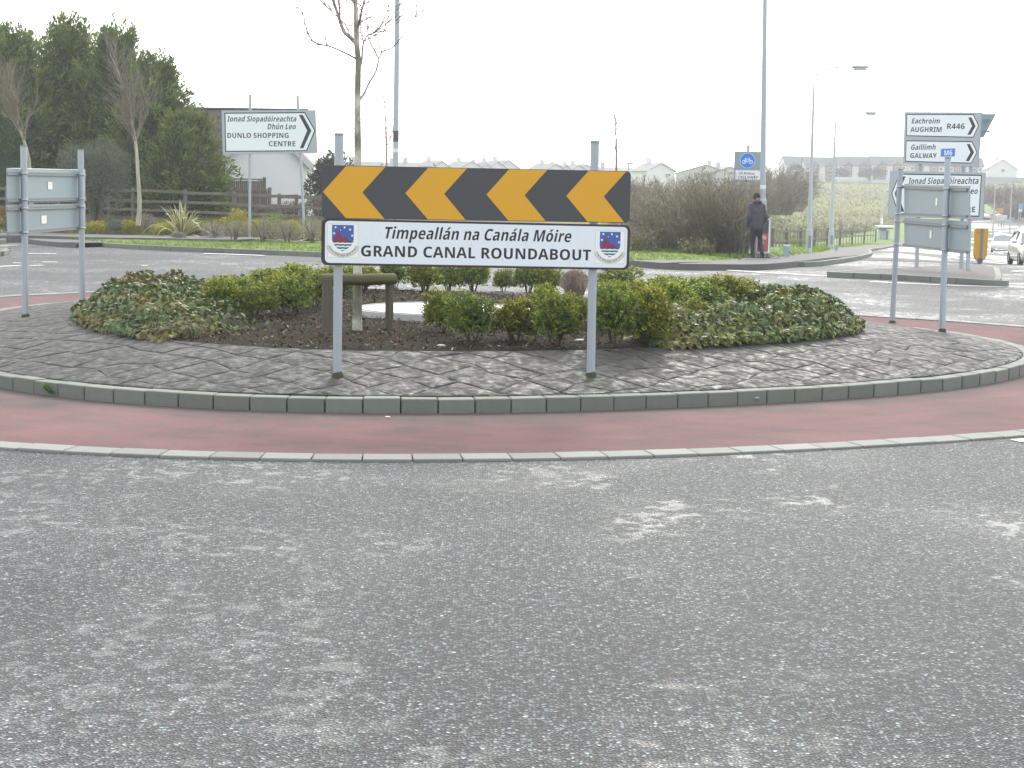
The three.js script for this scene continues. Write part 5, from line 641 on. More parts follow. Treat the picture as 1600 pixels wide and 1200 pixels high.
// white house with dark roof
{
  const d = 70, A = at(290, 330, d), P = (u, v, dd = d) => at(u, v, dd), o = V(A.x, 0, A.z), s = thing('white_house', 'white rendered house with dark tiled roof behind the arrow sign', 'house', o), L = (u, v, dd = d) => P(u, v, dd).sub(o);
  const wm = std([.9, .91, .91], .8, { bumpMap: rep(NOISE, .5), bumpScale: .01 }), rm = std([.065, .052, .055], .8, { vertexColors: true });
  // main block: ridge across the picture, roof slope towards us
  const xl = L(270, 240).x, xr = L(458, 240).x, eave = L(300, 252).y, ridge = L(320, 172.5, d + 3).y, dep = 6.4; const w = new GB(); w.box(xl, xr, -.5, eave, -dep, 0); w.quad(V(xr, eave, 0), V(xr, eave, -dep), V(xr, ridge, -dep / 2), V(xr, ridge, -dep / 2)); w.quad(V(xl, eave, -dep), V(xl, eave, 0), V(xl, ridge, -dep / 2), V(xl, ridge, -dep / 2)); w.build('wall', wm, s);
  const roof = new THREE.Group(); roof.name = 'roof'; s.add(roof); const rows = 15; const sl = V(0, ridge - eave, -dep / 2), slL = sl.length(), ang = Math.atan2(ridge - eave, dep / 2); for (let side = 0; side < 2; side++) for (let k = 0; k < rows; k++) { const t = (k + .5) / rows, m = mesh('tile_course', new THREE.BoxGeometry(xr - xl + .3, .035, slL / rows + .06), std([.066 + .012 * (k % 3), .054 + .008 * (k % 2), .057], .8, { map: rep(GRAINC, 1) }), roof); const z = -dep / 2 * t; m.position.set((xl + xr) / 2, eave + (ridge - eave) * t + .05, side ? -dep - z : z); m.rotation.x = side ? -ang - .03 : ang + .03; }
  const rc = mesh('ridge_tiles', new THREE.CylinderGeometry(.1, .1, xr - xl + .5, 8), std([.05, .045, .05], .8), roof); rc.rotation.z = Math.PI / 2; rc.position.set((xl + xr) / 2, ridge + .06, -dep / 2);
  // gabled wing towards us
  const gx0 = L(346, 250, d - 2.5).x, gx1 = L(479, 250, d - 2.5).x, gz = 2.6, ge = L(412, 252, d - 2.6).y, gp = L(415, 190, d - 2.6).y, gm = (gx0 + gx1) / 2 + .15; const gw = new GB(); gw.quad(V(gx0, -.5, gz), V(gx1, -.5, gz), V(gx1, ge, gz), V(gx0, ge, gz)); gw.tri(V(gx0, ge, gz), V(gx1, ge, gz), V(gm, gp, gz)); gw.quad(V(gx1, -.5, gz), V(gx1, -.5, 0), V(gx1, ge, 0), V(gx1, ge, gz)); gw.quad(V(gx0, -.5, 0), V(gx0, -.5, gz), V(gx0, ge, gz), V(gx0, ge, 0)); gw.build('gable_wall', wm, s);
  for (const [a, b] of [[V(gx0 - .3, ge - .2, 0), V(gm, gp + .08, 0)], [V(gm, gp + .08, 0), V(gx1 + .35, ge - .25, 0)]]) { const g = new GB(), up = V(0, .14, 0), z0 = gz + .25, z1 = -1.6; const q = (p, z) => V(p.x, p.y, z); g.quad(q(a, z0).add(up), q(b, z0).add(up), q(b, z1).add(up), q(a, z1).add(up)); g.quad(q(a, z0), q(b, z0), q(b, z0).add(up), q(a, z0).add(up)); g.quad(q(a, z1), q(b, z1), q(b, z0), q(a, z0)); g.build('gable_roof', std([.30, .29, .28], .8), s); const f = new GB(), dn = V(0, -.22, 0); f.quad(q(a, z0 + .02).add(dn), q(b, z0 + .02).add(dn), q(b, z0 + .02).add(up), q(a, z0 + .02).add(up)); f.build('bargeboard', std([.62, .62, .6], .6), s); }
  // flat-roofed annex on the left
  const ax0 = L(323, 258, d - 2).x, ax1 = gx0 - .01, ay = L(335, 257, d - 2).y; const an = new GB(); an.box(ax0, ax1, -.5, ay, -.5, 2.0); an.build('annex_wall', wm, s); const fl = mesh('annex_roof', new RoundedBoxGeometry(ax1 - ax0 + .5, .2, 3.2, 1, .03), std([.35, .36, .36], .7), s); fl.position.set((ax0 + ax1) / 2 - .05, ay + .1, .9); const lean = new GB(); lean.quad(V(ax0 + .5, ay - .05, 2.06), V(ax1, ay - .05, 2.06), V(ax1 + .6, ay - .75, 2.8), V(ax0 + .5, ay - .05, 2.3)); lean.build('lean_to_roof', std([.5, .5, .5], .7), s);
}

// ================================================================ LAMP COLUMNS
const matPale = std([.50, .53, .55], .5, { metalness: .1 });
function lampColumn(label, foot, topPx, d, o = {}) {
  const { r0 = .09, r1 = .05, arm = 1.1, armDir = V(1, 0, 0), band, plate, over = 0 } = o; const s = thing('street_lamp', label, 'street lamp', foot), top = at(topPx[0], topPx[1], d).sub(foot); if (over) { top.add(top.clone().normalize().multiplyScalar(over)); }
  const g = new GB(), ax = top.clone(), P = t => ax.clone().multiplyScalar(t); g.tube([P(-.03), P(0), P(.16)], [r0 * 1.35, r0 * 1.35, r0 * 1.3], 16); g.tube([P(.16), P(.165), P(.55), P(1)], [r0 * 1.3, r0, lerp(r0, r1, .5), r1], 16); g.build('column', o.mat ?? matGalv, s);
  const dr = mesh('access_door', new RoundedBoxGeometry(r0 * 1.2, ax.y * .07, .02, 1, .006), matGalvDark, s); dr.position.copy(P(.09)).add(V(0, 0, r0 * 1.28));
  const a = new GB(), A0 = P(.995), pts = [A0, A0.clone().add(V(0, .25, 0)).addScaledVector(armDir, .12), A0.clone().add(V(0, .4, 0)).addScaledVector(armDir, arm * .5), A0.clone().add(V(0, .44, 0)).addScaledVector(armDir, arm)]; a.tube(new THREE.CatmullRomCurve3(pts).getPoints(14), r1 * .8, 8); a.build('arm', o.mat ?? matGalv, s);
  const hd = mesh('lamp_head', new RoundedBoxGeometry(.5, .08, .22, 3, .035), o.mat ?? std([.4, .41, .41], .5), s); hd.position.copy(pts[3]).addScaledVector(armDir, .25); hd.rotation.y = Math.atan2(-armDir.z, armDir.x); const gl = mesh('lens', new RoundedBoxGeometry(.4, .06, .2, 2, .025), std([.62, .62, .6], .3), hd); gl.position.y = -.075;
  if (band) for (const [yy, hh, c] of band) { const t = at(...yy, d).sub(foot).y / ax.y, q = P(t), r = lerp(r0, r1, t) + .006, m = mesh('band', new THREE.CylinderGeometry(r, r, hh, 16), std(c, .6), s); m.position.copy(q); m.rotation.z = -Math.atan2(ax.x, ax.y); }
  return s;
}
lampColumn('tall lamp column behind the left half of the sign, with dark number plate', at(616.5, 404, 46), [621, -10], 46, { r0: .085, r1: .07, over: 3, band: [[[617.5, 235], .11, [.75, .76, .76]], [[617.5, 213], .32, [.09, .08, .09]]] });
lampColumn('tall lamp column behind the cycleway sign and the walking person', at(1190.5, 404, 44.6), [1195.5, -10], 44.6, { r0: .085, r1: .05, over: 3, band: [[[1190.5, 292], .11, [.8, .81, .8]]] });
{ const f1 = ground(1263.5, 402.5), f2 = ground(1298, 393); lampColumn('lamp column on the right verge between the blue-grey box and the small post', f1, [1272, 124], -f1.z, { r0: .075, r1: .026, arm: 1.2, mat: matPale, band: [[[1265.5, 343], .12, [.8, .8, .78]]] }); lampColumn('lamp column farther down the right verge, beside the small post', f2, [1305.5, 190], -f2.z, { r0: .10, r1: .03, arm: 1.3, mat: matPale, band: [[[1300, 350], .15, [.8, .8, .78]]] }); }
{ // farther columns, plain and thin
  const far = [[1238, 322, 1239.5, 268, 150, 'thin grey pole in the field below the left end of the terrace'], [1041, 300, 1042.5, 272, 190, 'short pole in front of the white house right of the sign'], [1077, 285, 1079, 256, 200, 'thin pole between the white house and the bushes'], [1552, 352, 1555, 290, 175, 'thin lamp column on the far verge left of the yellow board'], [1578, 352, 1581, 288, 178, 'thin lamp column on the far verge right of the yellow board'], [983, 330, 982, 256, 120, 'thin pole just right of the sign board end']];
  for (const [u, v, u2, v2, d, label] of far) { const a = at(u, v, d), b = at(u2, v2, d).sub(a), g = new GB(), s = thing('lamp_pole', label, 'pole', a); g.tube([V(0, -1.5, 0), V(0, 0, 0), b], [.1, .09, .05], 8); g.build('column', std([.5, .5, .48], .6), s); const c = mesh('lamp_head', new RoundedBoxGeometry(.5, .12, .22, 1, .04), std([.5, .5, .48], .5), s); c.position.copy(b).add(V(.12, .03, 0)); }
  const a = at(1377, 356, 150), s = thing('street_lamp', 'shepherd-crook lamp column above the small shelter', 'street lamp', a), q = (u, v) => at(u, v, 150).sub(a), g = new GB(); g.tube([V(0, -1, 0), q(1377, 352), q(1379, 315), q(1380, 304), q(1383, 299), q(1388, 297)], [.13, .12, .1, .08, .07, .06], 8); g.build('column', std([.55, .56, .55], .5), s); const h = mesh('lamp_head', new RoundedBoxGeometry(.6, .14, .25, 2, .05), std([.5, .5, .48], .5), s); h.position.copy(q(1390, 297)); const w = mesh('band', new THREE.CylinderGeometry(.14, .14, .5, 12), std([.8, .8, .78], .5), s); w.position.copy(q(1377.6, 345));
}
// ================================================================ VERGE FURNITURE, RIGHT
{ // advertising frame
  const f = ground(1190, 404, .13), d = -f.z, s = thing('advert_board', 'red and grey poster in a white-edged grey frame behind the walking person', 'poster board', f), L = (u, v) => at(u, v, d).sub(f); const c0 = L(1180, 397), c1 = L(1205, 340), w = c1.x - c0.x, h = c1.y - c0.y, mx = (c0.x + c1.x) / 2, my = (c0.y + c1.y) / 2;
  const fr = mesh('frame', plateGeo(roundedShape(w, h, .1), .05, .006), std([.30, .31, .31], .5), s); fr.position.set(mx, my, -.03); const wf = mesh('border', plateGeo(roundedShape(w * .9, h * .95, .06), .004), std([.74, .75, .75], .5), s); wf.position.set(mx, my, .03);
  const t = canvasTex(256, 512, (g, W, Hh) => { g.fillStyle = '#4f4a4d'; g.fillRect(0, 0, W, Hh * .42); g.fillStyle = '#a9515a'; g.fillRect(0, Hh * .42, W, Hh * .58); g.fillStyle = '#5d5a58'; for (let k = 0; k < 40; k++) g.fillRect(hash2(k, 1) * W, hash2(k, 2) * Hh * .4, 20, 14); g.fillStyle = '#cfa9a8'; g.beginPath(); g.ellipse(W * .62, Hh * .55, W * .2, Hh * .07, .3, 0, 7); g.fill(); g.fillStyle = '#b98d8c'; g.beginPath(); g.ellipse(W * .5, Hh * .72, W * .16, Hh * .06, 0, 0, 7); g.fill(); g.fillStyle = '#8b7f78'; g.fillRect(W * .1, Hh * .84, W * .5, Hh * .05); });
  const p = mesh('poster', new THREE.PlaneGeometry(w * .74, h * .86), matBoardFront(t), s); p.position.set(mx - .01, my, .0385); for (const x of [c0.x + .08, c1.x - .08]) { const l = mesh('leg', new RoundedBoxGeometry(.05, c0.y + .1, .06, 1, .01), matGalvDark, s); l.position.set(x, c0.y / 2 - .03, -.01); } const ft = mesh('base', new RoundedBoxGeometry(w * .95, .06, .4, 1, .015), std([.12, .12, .12], .8), s); ft.position.set(mx, .03, 0); const wg = mesh('base_flap', new THREE.BoxGeometry(.35, .015, .3), std([.7, .7, .68], .7), s); wg.position.set(c1.x + .1, .09, .1); wg.rotation.z = -.35;
}
function utilityBox(label, px, py, wpx, topPy, extra) { const f = ground(px, py, .1), d = -f.z, h = at(px, topPy, d).y - f.y, w = wpx / F * d, s = thing('utility_box', label, 'utility box', f); const b = mesh('cabinet', new RoundedBoxGeometry(w, h, w * .8, 2, .015), std([.36, .42, .45], .55, { roughnessMap: rep(GRAIN, 2) }), s); b.position.y = h / 2; const l = mesh('lid', new RoundedBoxGeometry(w * 1.05, h * .06, w * .86, 1, .008), std([.62, .63, .62], .5), s); l.position.y = h + h * .03; const dr = mesh('door', new RoundedBoxGeometry(w * .82, h * .8, .01, 1, .004), std([.34, .40, .43], .5), s); dr.position.set(0, h * .48, w * .4 + .004); const hn = mesh('handle', new THREE.BoxGeometry(.02, .05, .015), matDark, dr); hn.position.set(w * .3, 0, .012); return s; }
utilityBox('small blue-grey utility box on the grass right of the poster board', 1229, 403.5, 9.5, 384); utilityBox('tiny blue-grey marker post on the right verge beside the farther lamp column', 1306, 393, 4, 381.5);
{ // shelter
  const f = at(1381, 380, 150), s = thing('small_shelter', 'small blue-grey kiosk with overhanging white roof at the end of the verge fence', 'kiosk', f), k = 150 / F; f.y -= .05;
  const b = mesh('cabin', new RoundedBoxGeometry(9.5 * k, 22 * k, 1, 1, .03), std([.36, .42, .46], .6), s); b.position.set(-3 * k, 11 * k, 0); const r = mesh('roof', new RoundedBoxGeometry(23 * k, 3.2 * k, 1.9, 2, .05), std([.74, .76, .76], .5), s); r.position.set(0, 25.5 * k, 0); const u = mesh('fascia', new THREE.BoxGeometry(20 * k, 1.6 * k, 1.6), std([.16, .17, .17], .7), s); u.position.set(0, 23 * k, 0); const p = mesh('side_panel', new RoundedBoxGeometry(3.5 * k, 20 * k, .9, 1, .03), std([.6, .64, .66], .5), s); p.position.set(5.6 * k, 10 * k, 0); const q = mesh('back_panel', new THREE.BoxGeometry(2.6 * k, 22 * k, .1), std([.2, .22, .22], .7), s); q.position.set(3.2 * k, 11 * k, -.3);
}
{ // yellow keep-left bollard on the traffic island
  const f = ground(1530.5, 415), d = -f.z, s = thing('traffic_bollard', 'yellow and grey traffic bollard standing on the right island', 'bollard', f), L = (u, v) => at(u, v, d).sub(f), k = d / F; const h = L(1530, 357).y, hb = L(1530, 405).y, w = 9.6 * k;
  const sh = new THREE.Shape(); sh.moveTo(-w * .6, hb * .9); sh.lineTo(w * .6, hb * .9); sh.lineTo(w, hb + .12); sh.lineTo(w, h - .03); sh.quadraticCurveTo(w, h, w - .03, h); sh.lineTo(-w + .03, h); sh.quadraticCurveTo(-w, h, -w, h - .03); sh.lineTo(-w, hb + .12); const y = mesh('body', plateGeo(sh, .10, .012), std([.62, .33, .03], .5), s); y.position.z = -.06;
  const c = mesh('grey_strip', new RoundedBoxGeometry(w * .5, h - hb * .6, .13, 2, .02), std([.20, .22, .23], .6), s); c.position.set(w * .05, (h + hb * .6) / 2, 0); const nk = new GB(); nk.tube([V(0, -.1, 0), V(0, hb * .35, 0), V(0, hb * .55, 0), V(0, hb * 1.15, 0)], [.085, .05, .075, w * .55], 14); nk.build('neck', std([.16, .17, .18], .7), s); const bs = mesh('base', new THREE.CylinderGeometry(.17, .19, .05, 20), matDark, s); bs.position.y = .02; const rf = mesh('reflector', new THREE.CylinderGeometry(.035, .035, .01, 16), std([.5, .2, .08], .3), s); rf.rotation.x = Math.PI / 2; rf.position.set(-w * .5, h - .1, .062);
}
// post-and-rail fence with mesh along the verge
{
  const A = [[1206, 397, 62], [1228, 395.5, 66], [1250, 392, 71], [1272, 388.5, 78], [1292, 385.5, 86], [1312, 382.8, 96], [1331, 380, 108], [1350, 378, 122], [1368, 376, 140]].map(q => at(...q)); const Hh = 1.0; const s = railFence('grey timber fence running along the right verge to the kiosk', A, [.5, .92], 1.05, std([.22, .195, .16], .9, { map: rep(WOOD, 1, .5) }), .11);
  const o = A[0]; for (let k = 0; k < A.length - 1; k++) { const n = 4, g = new GB(); for (let i = 1; i < n; i++) { const p = A[k].clone().lerp(A[k + 1], i / n).sub(o); g.box(p.x - .022, p.x + .022, p.y - .2, p.y + .95, p.z - .02, p.z + .02); } const m = g.build('pales', std([.22, .195, .16], .9), s); m.userData.kind = 'stuff'; }
  const B = [[978, 388, 50], [1010, 390, 49.5], [1040, 392, 49], [1072, 394, 48.5], [1105, 396, 48]].map(q => at(...q)); railFence('weathered three-rail timber fence between the sign end and the bare thicket', B, [.28, .68, 1.05], 1.15);
}
// bare thickets
function thicket(label, base, w, h, n, seed, o = {}) { const s = thing('bare_bush', label, 'bush', base, 0, o.group), r = rng(seed), g = new GB(), lf = new GB(), R0 = o.r ?? .014; 
  for (let k = 0; k < n; k++) { const a = r() * 6.28, q = Math.sqrt(r()), b = V(Math.cos(a) * q * w * .25, -.05, Math.sin(a) * q * w * .25), L = h * (.55 + .55 * r()) * (1 - .22 * q), lean = q * w * .5 * (.5 + .7 * r()), t = V(Math.cos(a) * lean + b.x, L, Math.sin(a) * lean + b.z), m = b.clone().lerp(t, .5).add(V((r() - .5) * .1 * w, .12 * h, (r() - .5) * .1 * w)), c = (.6 + .6 * r()); g.col = (o.col ?? [.27, .24, .18]).map(x => x * c); const rd = R0 * (.6 + .8 * r()); const P = new THREE.QuadraticBezierCurve3(b, m, t).getPoints(5); g.tube(P, P.map((_, i) => rd * (1 - .85 * i / 5)), 3, false);
    for (let j = 0; j < (o.twigs ?? 7); j++) { const i = 1 + Math.floor(r() * 4), p = P[i], d = P[i + 1].clone().sub(P[i - 1]).normalize().add(rdir(r).multiplyScalar(.75)).normalize(), l = h * (.12 + .2 * r()); const e = p.clone().addScaledVector(d, l), mm = p.clone().lerp(e, .5).add(V(0, l * .06, 0)); g.tube([p, mm, e], [rd * .5, rd * .35, rd * .12], 3, false); for (let z = 0; z < 2; z++) { const e2 = mm.clone().addScaledVector(d.clone().add(rdir(r).multiplyScalar(.8)).normalize(), l * .5); g.tube([mm, e2], [rd * .3, rd * .1], 3, false); } 
      if (o.leaf && r() < o.leaf) { const cc = .7 + .6 * r(); lf.col = (o.leafCol ?? [.22, .23, .06]).map(x => x * cc); for (let z = 0; z < 3; z++) leafQuad(lf, e.clone().add(rdir(r).multiplyScalar(.06)), rdir(r), V(0, 1, .1), .09, .05); } } }
  g.build('stems', matTwig, s); if (lf.p.length) lf.build('leaves', matLeaf, s); return s; }
{
  const T = (x, y, d, wp, top, n, seed, label, o) => { const p = at(x, y, d); return thicket(label, p, wp / F * d, at(x, top, d).y - p.y, n, seed, o); };
  T(1110, 402, 45.5, 150, 268, 300, 201, 'large bare many-stemmed thicket left of the cycleway sign', { leaf: .12, twigs: 8 });
  T(1050, 402, 47.5, 110, 285, 190, 202, 'bare thicket with yellowing leaves right of the sign end', { leaf: .3 });
  T(1005, 402, 51, 90, 300, 150, 203, 'low bare thicket behind the three-rail fence at the sign end', { leaf: .22, col: [.19, .15, .12] });
  T(1150, 403, 44.6, 60, 312, 110, 204, 'narrow bare bush directly behind the cycleway post', { leaf: .2 });
  T(1088, 405, 43.6, 44, 372, 60, 205, 'low bare bush at the foot of the large thicket', { leaf: .5 });
  T(1000, 404, 45, 44, 360, 60, 206, 'small leafless bush at the fence foot by the sign end', { leaf: .35 });
  const G = 'brown scrub on the rise behind the roundabout';
  [[1005, 345, 100, 90, 276, 110, 'brown scrub just right of the sign, below the white house'], [1055, 345, 110, 110, 280, 120, 'brown scrub below the white house and the poles'], [1110, 340, 118, 120, 270, 120, 'brown scrub behind the large thicket'], [1165, 340, 126, 110, 268, 120, 'brown scrub behind the cycleway sign'], [1215, 335, 132, 90, 255, 140, 'tall brown scrub left of the terrace end'], [1240, 330, 150, 60, 268, 80, 'brown scrub under the left end of the terrace'], [1195, 318, 170, 70, 256, 80, 'pale scrub between the cycleway sign and the terrace'], [1262, 300, 260, 50, 272, 60, 'dark scrub at the top left of the field']].forEach(([x, y, d, w, top, n, label], k) => T(x, y, d, w, top, n, 220 + k, label, { group: G, r: .035, twigs: 9, col: [.24, .205, .155] }));
  [[960, 320, 110, 70, 275, 'brown scrub hidden behind the right end of the sign'], [1572, 325, 230, 80, 286, 'brown scrub right of the direction signs below the white bungalow'], [1606, 325, 235, 80, 284, 'brown scrub at the right picture edge below the bungalow wall'], [1545, 318, 240, 60, 288, 'brown scrub just right of the direction sign board'], [1590, 340, 200, 70, 312, 'brown scrub behind the small blue sign']].forEach(([x, y, d, w, top, label], k) => T(x, y, d, w, top, 110, 240 + k, label, { group: G, r: .05, twigs: 9, col: [.25, .205, .16] }));
  bareTree('bare_tree', 'faint bare tree behind the white bungalow', at(1558, 275, 470), [V(0, 0, 0), V(.2, 3, 0), V(0, 6, 0), V(.3, 8, 0)], 1, 71, { r0: .16, crown: .3, n: 26, L: 3.2, col: [.2, .17, .15], up: .4 });
}
// ================================================================ HOUSES
const hazeWall = std([.74, .74, .71], .85), brickM = std([.30, .13, .09], .9, { map: rep(GRAINC, 1) }), slate = std([.17, .175, .17], .8, { map: rep(GRAINC, .7) }), glassM = std([.10, .115, .13], .2), frameM = std([.7, .7, .68], .5);
function windowAt(p, x, y, z, w, h) { const f = mesh('window', new THREE.BoxGeometry(w, h, .08), frameM, p); f.position.set(x, y, z); for (const k of [-1, 1]) { const q = mesh('pane', new THREE.BoxGeometry(w * .42, h * .82, .02), glassM, f); q.position.set(k * w * .23, 0, .042); } return f; }
function semiPair() { // pair of terraced houses, 10.6 wide, front to +z
  const s = new THREE.Group(), W = 10.6, E = 4.6, R = 7.1, D = 7; const g = new GB(); g.box(-W / 2, W / 2, -2, E, -D, 0); g.quad(V(W / 2, E, 0), V(W / 2, E, -D), V(W / 2, R, -D / 2), V(W / 2, R, -D / 2)); g.quad(V(-W / 2, E, -D), V(-W / 2, E, 0), V(-W / 2, R, -D / 2), V(-W / 2, R, -D / 2)); g.build('wall', hazeWall, s);
  const rf = new GB(), ov = .35; rf.quad(V(-W / 2 - ov, E - .25, ov), V(W / 2 + ov, E - .25, ov), V(W / 2 + ov, R + .08, -D / 2), V(-W / 2 - ov, R + .08, -D / 2)); rf.quad(V(W / 2 + ov, E - .25, -D - ov), V(-W / 2 - ov, E - .25, -D - ov), V(-W / 2 - ov, R + .08, -D / 2), V(W / 2 + ov, R + .08, -D / 2)); rf.quad(V(-W / 2 - ov, E - .4, ov), V(W / 2 + ov, E - .4, ov), V(W / 2 + ov, E - .25, ov), V(-W / 2 - ov, E - .25, ov)); const roof = rf.build('roof', slate, s); 
  for (const k of [-1, 1]) { const x = k * 2.3; const b = mesh('brick_bay', new THREE.BoxGeometry(2.5, 4.7, .5), brickM, s); b.position.set(x, 2.1, .25); const gb = new GB(); gb.tri(V(x - 1.5, 4.3, .55), V(x + 1.5, 4.3, .55), V(x, 5.6, .55)); gb.quad(V(x, 5.6, .6), V(x + 1.6, 4.25, .6), V(x + 1.6, 4.25, -1.2), V(x, 5.6, -1.6)); gb.quad(V(x - 1.6, 4.25, .6), V(x, 5.6, .6), V(x, 5.6, -1.6), V(x - 1.6, 4.25, -1.2)); gb.build('gable_roof', slate, s); windowAt(s, x, 3.3, .53, 1.5, 1.1); windowAt(s, x, .9, .53, 1.7, 1.2); windowAt(s, k * 4.4, 3.3, .03, .9, 1); const d = mesh('door', new THREE.BoxGeometry(.95, 2.0, .08), std([.2, .1, .09], .6), s); d.position.set(k * 4.4, .55, .04); const p = mesh('porch_roof', new THREE.BoxGeometry(2, .3, 1.1), std([.12, .11, .11], .8), s); p.position.set(k * 4.3, 2.1, .5); p.rotation.x = .35; }
  const gm = new GB(); gm.quad(V(W / 2 + .36, -2, .05), V(W / 2 + .36, -2, -D), V(W / 2 + .36, E - .2, -D), V(W / 2 + .36, E - .2, .05)); return s;
}
{
  const proto = semiPair(); const lab = ['paired house at the left end of the hill terrace, partly behind scrub', 'paired house in the hill terrace, left of the tall verge lamps', 'paired house in the hill terrace above the shepherd-crook lamp', 'paired house in the hill terrace just left of the direction signs', 'paired house showing through the gap between the direction sign boards', 'paired house at the right end of the terrace beside the white bungalow'];
  [[1247, 280.5, 452], [1284, 280, 442], [1336, 279.5, 440], [1389, 279, 438], [1447, 280, 440], [1508, 281, 442]].forEach(([x, y, d], k) => { const o = k ? proto.clone() : proto; o.name = numbered('terrace_house'); o.position.copy(at(x, y, d)); o.rotation.y = [.1, -.05, -.05, -.04, -.06, -.08][k]; if (k === 0) o.scale.set(.72, .95, 1); else o.scale.set(.92, .88, 1); scene.add(o); tag(o, lab[k], 'house', 'terrace houses on the hill'); });
  // parked cars and low walls in front are a few pixels each
  const gw = mesh('garden_wall', new RoundedBoxGeometry(9, .8, .25, 1, .04), std([.62, .62, .6], .8)); gw.position.copy(at(1328, 279.3, 425)); tag(gw, 'low pale garden wall in front of the middle of the terrace', 'wall');
  const hg = (x, y, d, w, h, k, label) => { const p = at(x, y, d); leafyBush('garden_bush', label, 'bush', p, w, h, 700, .5, r => { const s = .7 + .6 * r(); return [.06 * s, .075 * s, .04 * s]; }, 300 + k, 'dark bushes in front of the terrace'); };
  [[1316, 278, 430, 4, 2.6, 'round dark bush in front of the terrace, right of the farther verge lamp'], [1353, 278, 430, 4, 2.4, 'round dark bush in front of the terrace near its middle gable'], [1371, 278, 428, 4.5, 2.8, 'round dark bush in front of the terrace, next to the direction signs'], [1243, 282, 400, 4.5, 4.5, 'dark tree-like bush before the left end of the terrace']].forEach((q, k) => hg(q[0], q[1], q[2], q[3], q[4], k, q[5]));
}
function gableHouse(name, label, base, W, D, E, R, yaw, wall, roofM, wins, group) { const s = thing(name, label, 'house', base, yaw, group), g = new GB(); g.box(-W / 2, W / 2, -2, E, -D, 0); for (const z of [0, -D]) g.tri(V(-W / 2, E, z), V(W / 2, E, z), V(0, R, z)); g.build('wall', wall, s); const rf = new GB(), o = .3, th = .14, sl = (R - E) / (W / 2); for (const k of [-1, 1]) { const x1 = k * (W / 2 + .4), y1 = E - .4 * sl; rf.quad(V(0, R + th, o), V(x1, y1 + th, o), V(x1, y1 + th, -D - o), V(0, R + th, -D - o)); rf.quad(V(0, R - .02, o), V(x1, y1 - .02, o), V(x1, y1 + th, o), V(0, R + th, o)); rf.quad(V(x1, y1 - .02, o), V(x1, y1 - .02, -D - o), V(x1, y1 + th, -D - o), V(x1, y1 + th, o)); } const roof = rf.build('roof', roofM, s); const c = mesh('chimney', new THREE.BoxGeometry(.8, 1.3, .8), wall, roof); c.position.set(0, R + .5, -D * .75); (wins || []).forEach(q => windowAt(s, q[0], q[1], .03, q[2], q[3])); return s; }
{
  gableHouse('white_bungalow', 'white gabled bungalow on the skyline right of the direction signs', at(1566, 276, 452), 8.4, 13, 2.2, 4.9, -.12, std([.72, .74, .74], .8), std([.32, .32, .31], .8), [[.1, 1.75, .9, .95]]);
  const w = thing('boundary_wall', 'long grey-green wall in front of the white bungalow', 'wall', at(1545, 280, 438)), m = mesh('wall', new RoundedBoxGeometry(24, 1.5, .3, 1, .05), std([.33, .36, .36], .9), w); m.position.set(6, -.2, 0); const cp = mesh('capping', new THREE.BoxGeometry(24.2, .12, .42), std([.42, .44, .44], .9), w); cp.position.set(6, .6, 0);
  gableHouse('white_house', 'small white house with grey hipped roof on the skyline right of the sign', at(1033, 283, 300), 5.6, 8, 2.0, 3.4, .35, std([.7, .72, .72], .8), std([.25, .25, .25], .8), [[1.2, 1.1, .7, .8]]);
  const ann = mesh('lean_to', new THREE.BoxGeometry(2.2, 2.3, 4), std([.7, .72, .72], .8)); ann.position.copy(at(1018, 275, 300.5)); tag(ann, 'flat-roofed white block joined to the left of the small white house', 'annex'); 
  const roofs = [[690, 264, 6.0, 'grey-roofed house peeping over the left half of the sign, left of centre'], [737, 262, 7.4, 'dark gabled roof above the second orange chevron'], [760, 262, 5.0, 'small gabled roof just right of the dark one, over the sign top'], [777, 261, 6.4, 'middle gabled roof of the three stepped roofs over the sign'], [794, 260, 6.2, 'tallest stepped roof over the middle of the sign'], [868, 264, 6.8, 'wide grey gabled roof over the third chevron'], [884, 264, 5.4, 'gabled roof right of the wide grey one'], [904, 264, 6.2, 'gabled roof just left of the right post top'], [916, 263, 5.8, 'gabled roof showing at the left edge of the right post top']];
  roofs.forEach(([x, y, W, label], k) => { const p = at(x, y + 22, 380 + k * 4), peak = [252, 252, 255, 251.5, 248.5, 253.5, 256, 254.5, 253][k]; gableHouse('skyline_house', label, p, W, 9, at(x, peak + 12, 380).y - p.y, at(x, peak, 380).y - p.y, .55, std([.6, .6, .58], .8), std([.22, .21, .205], .8), [], 'gabled houses on the skyline behind the sign'); });
  [[595, 254, 3.4, 'grey block roof behind the lamp column, left part of the sign'], [655, 256, 4.0, 'flat grey block above the first chevron gap'], [676, 255, 3.4, 'grey chimneyed block just right of the flat one'], [985, 263, 5, 'low grey roof just right of the right post top']].forEach(([x, y, W, label], k) => { const p = at(x, y + 25, 330), h = at(x, y, 330).y - p.y; gableHouse('skyline_house', label, p, W, 8, h * .8, h, 1.4, std([.5, .5, .48], .8), std([.22, .22, .22], .8), [], 'gabled houses on the skyline behind the sign'); });
  [[1102, 283, 14, 'broad dark-roofed house behind the thicket, with pale gable'], [1140, 284, 11, 'dark-roofed house left of the cycleway board']].forEach(([x, y, W, label], k) => { const p = at(x, y, 330), tp = at(x, k ? 261 : 258, 330).y - p.y; gableHouse('skyline_house', label, p, W * .9, 8, tp * .45, tp, k ? .3 : -.25, std([.55, .55, .52], .85), std([.2, .2, .195], .8), [[.4, tp * .5, .8, 1]], 'gabled houses on the skyline behind the sign'); });
}
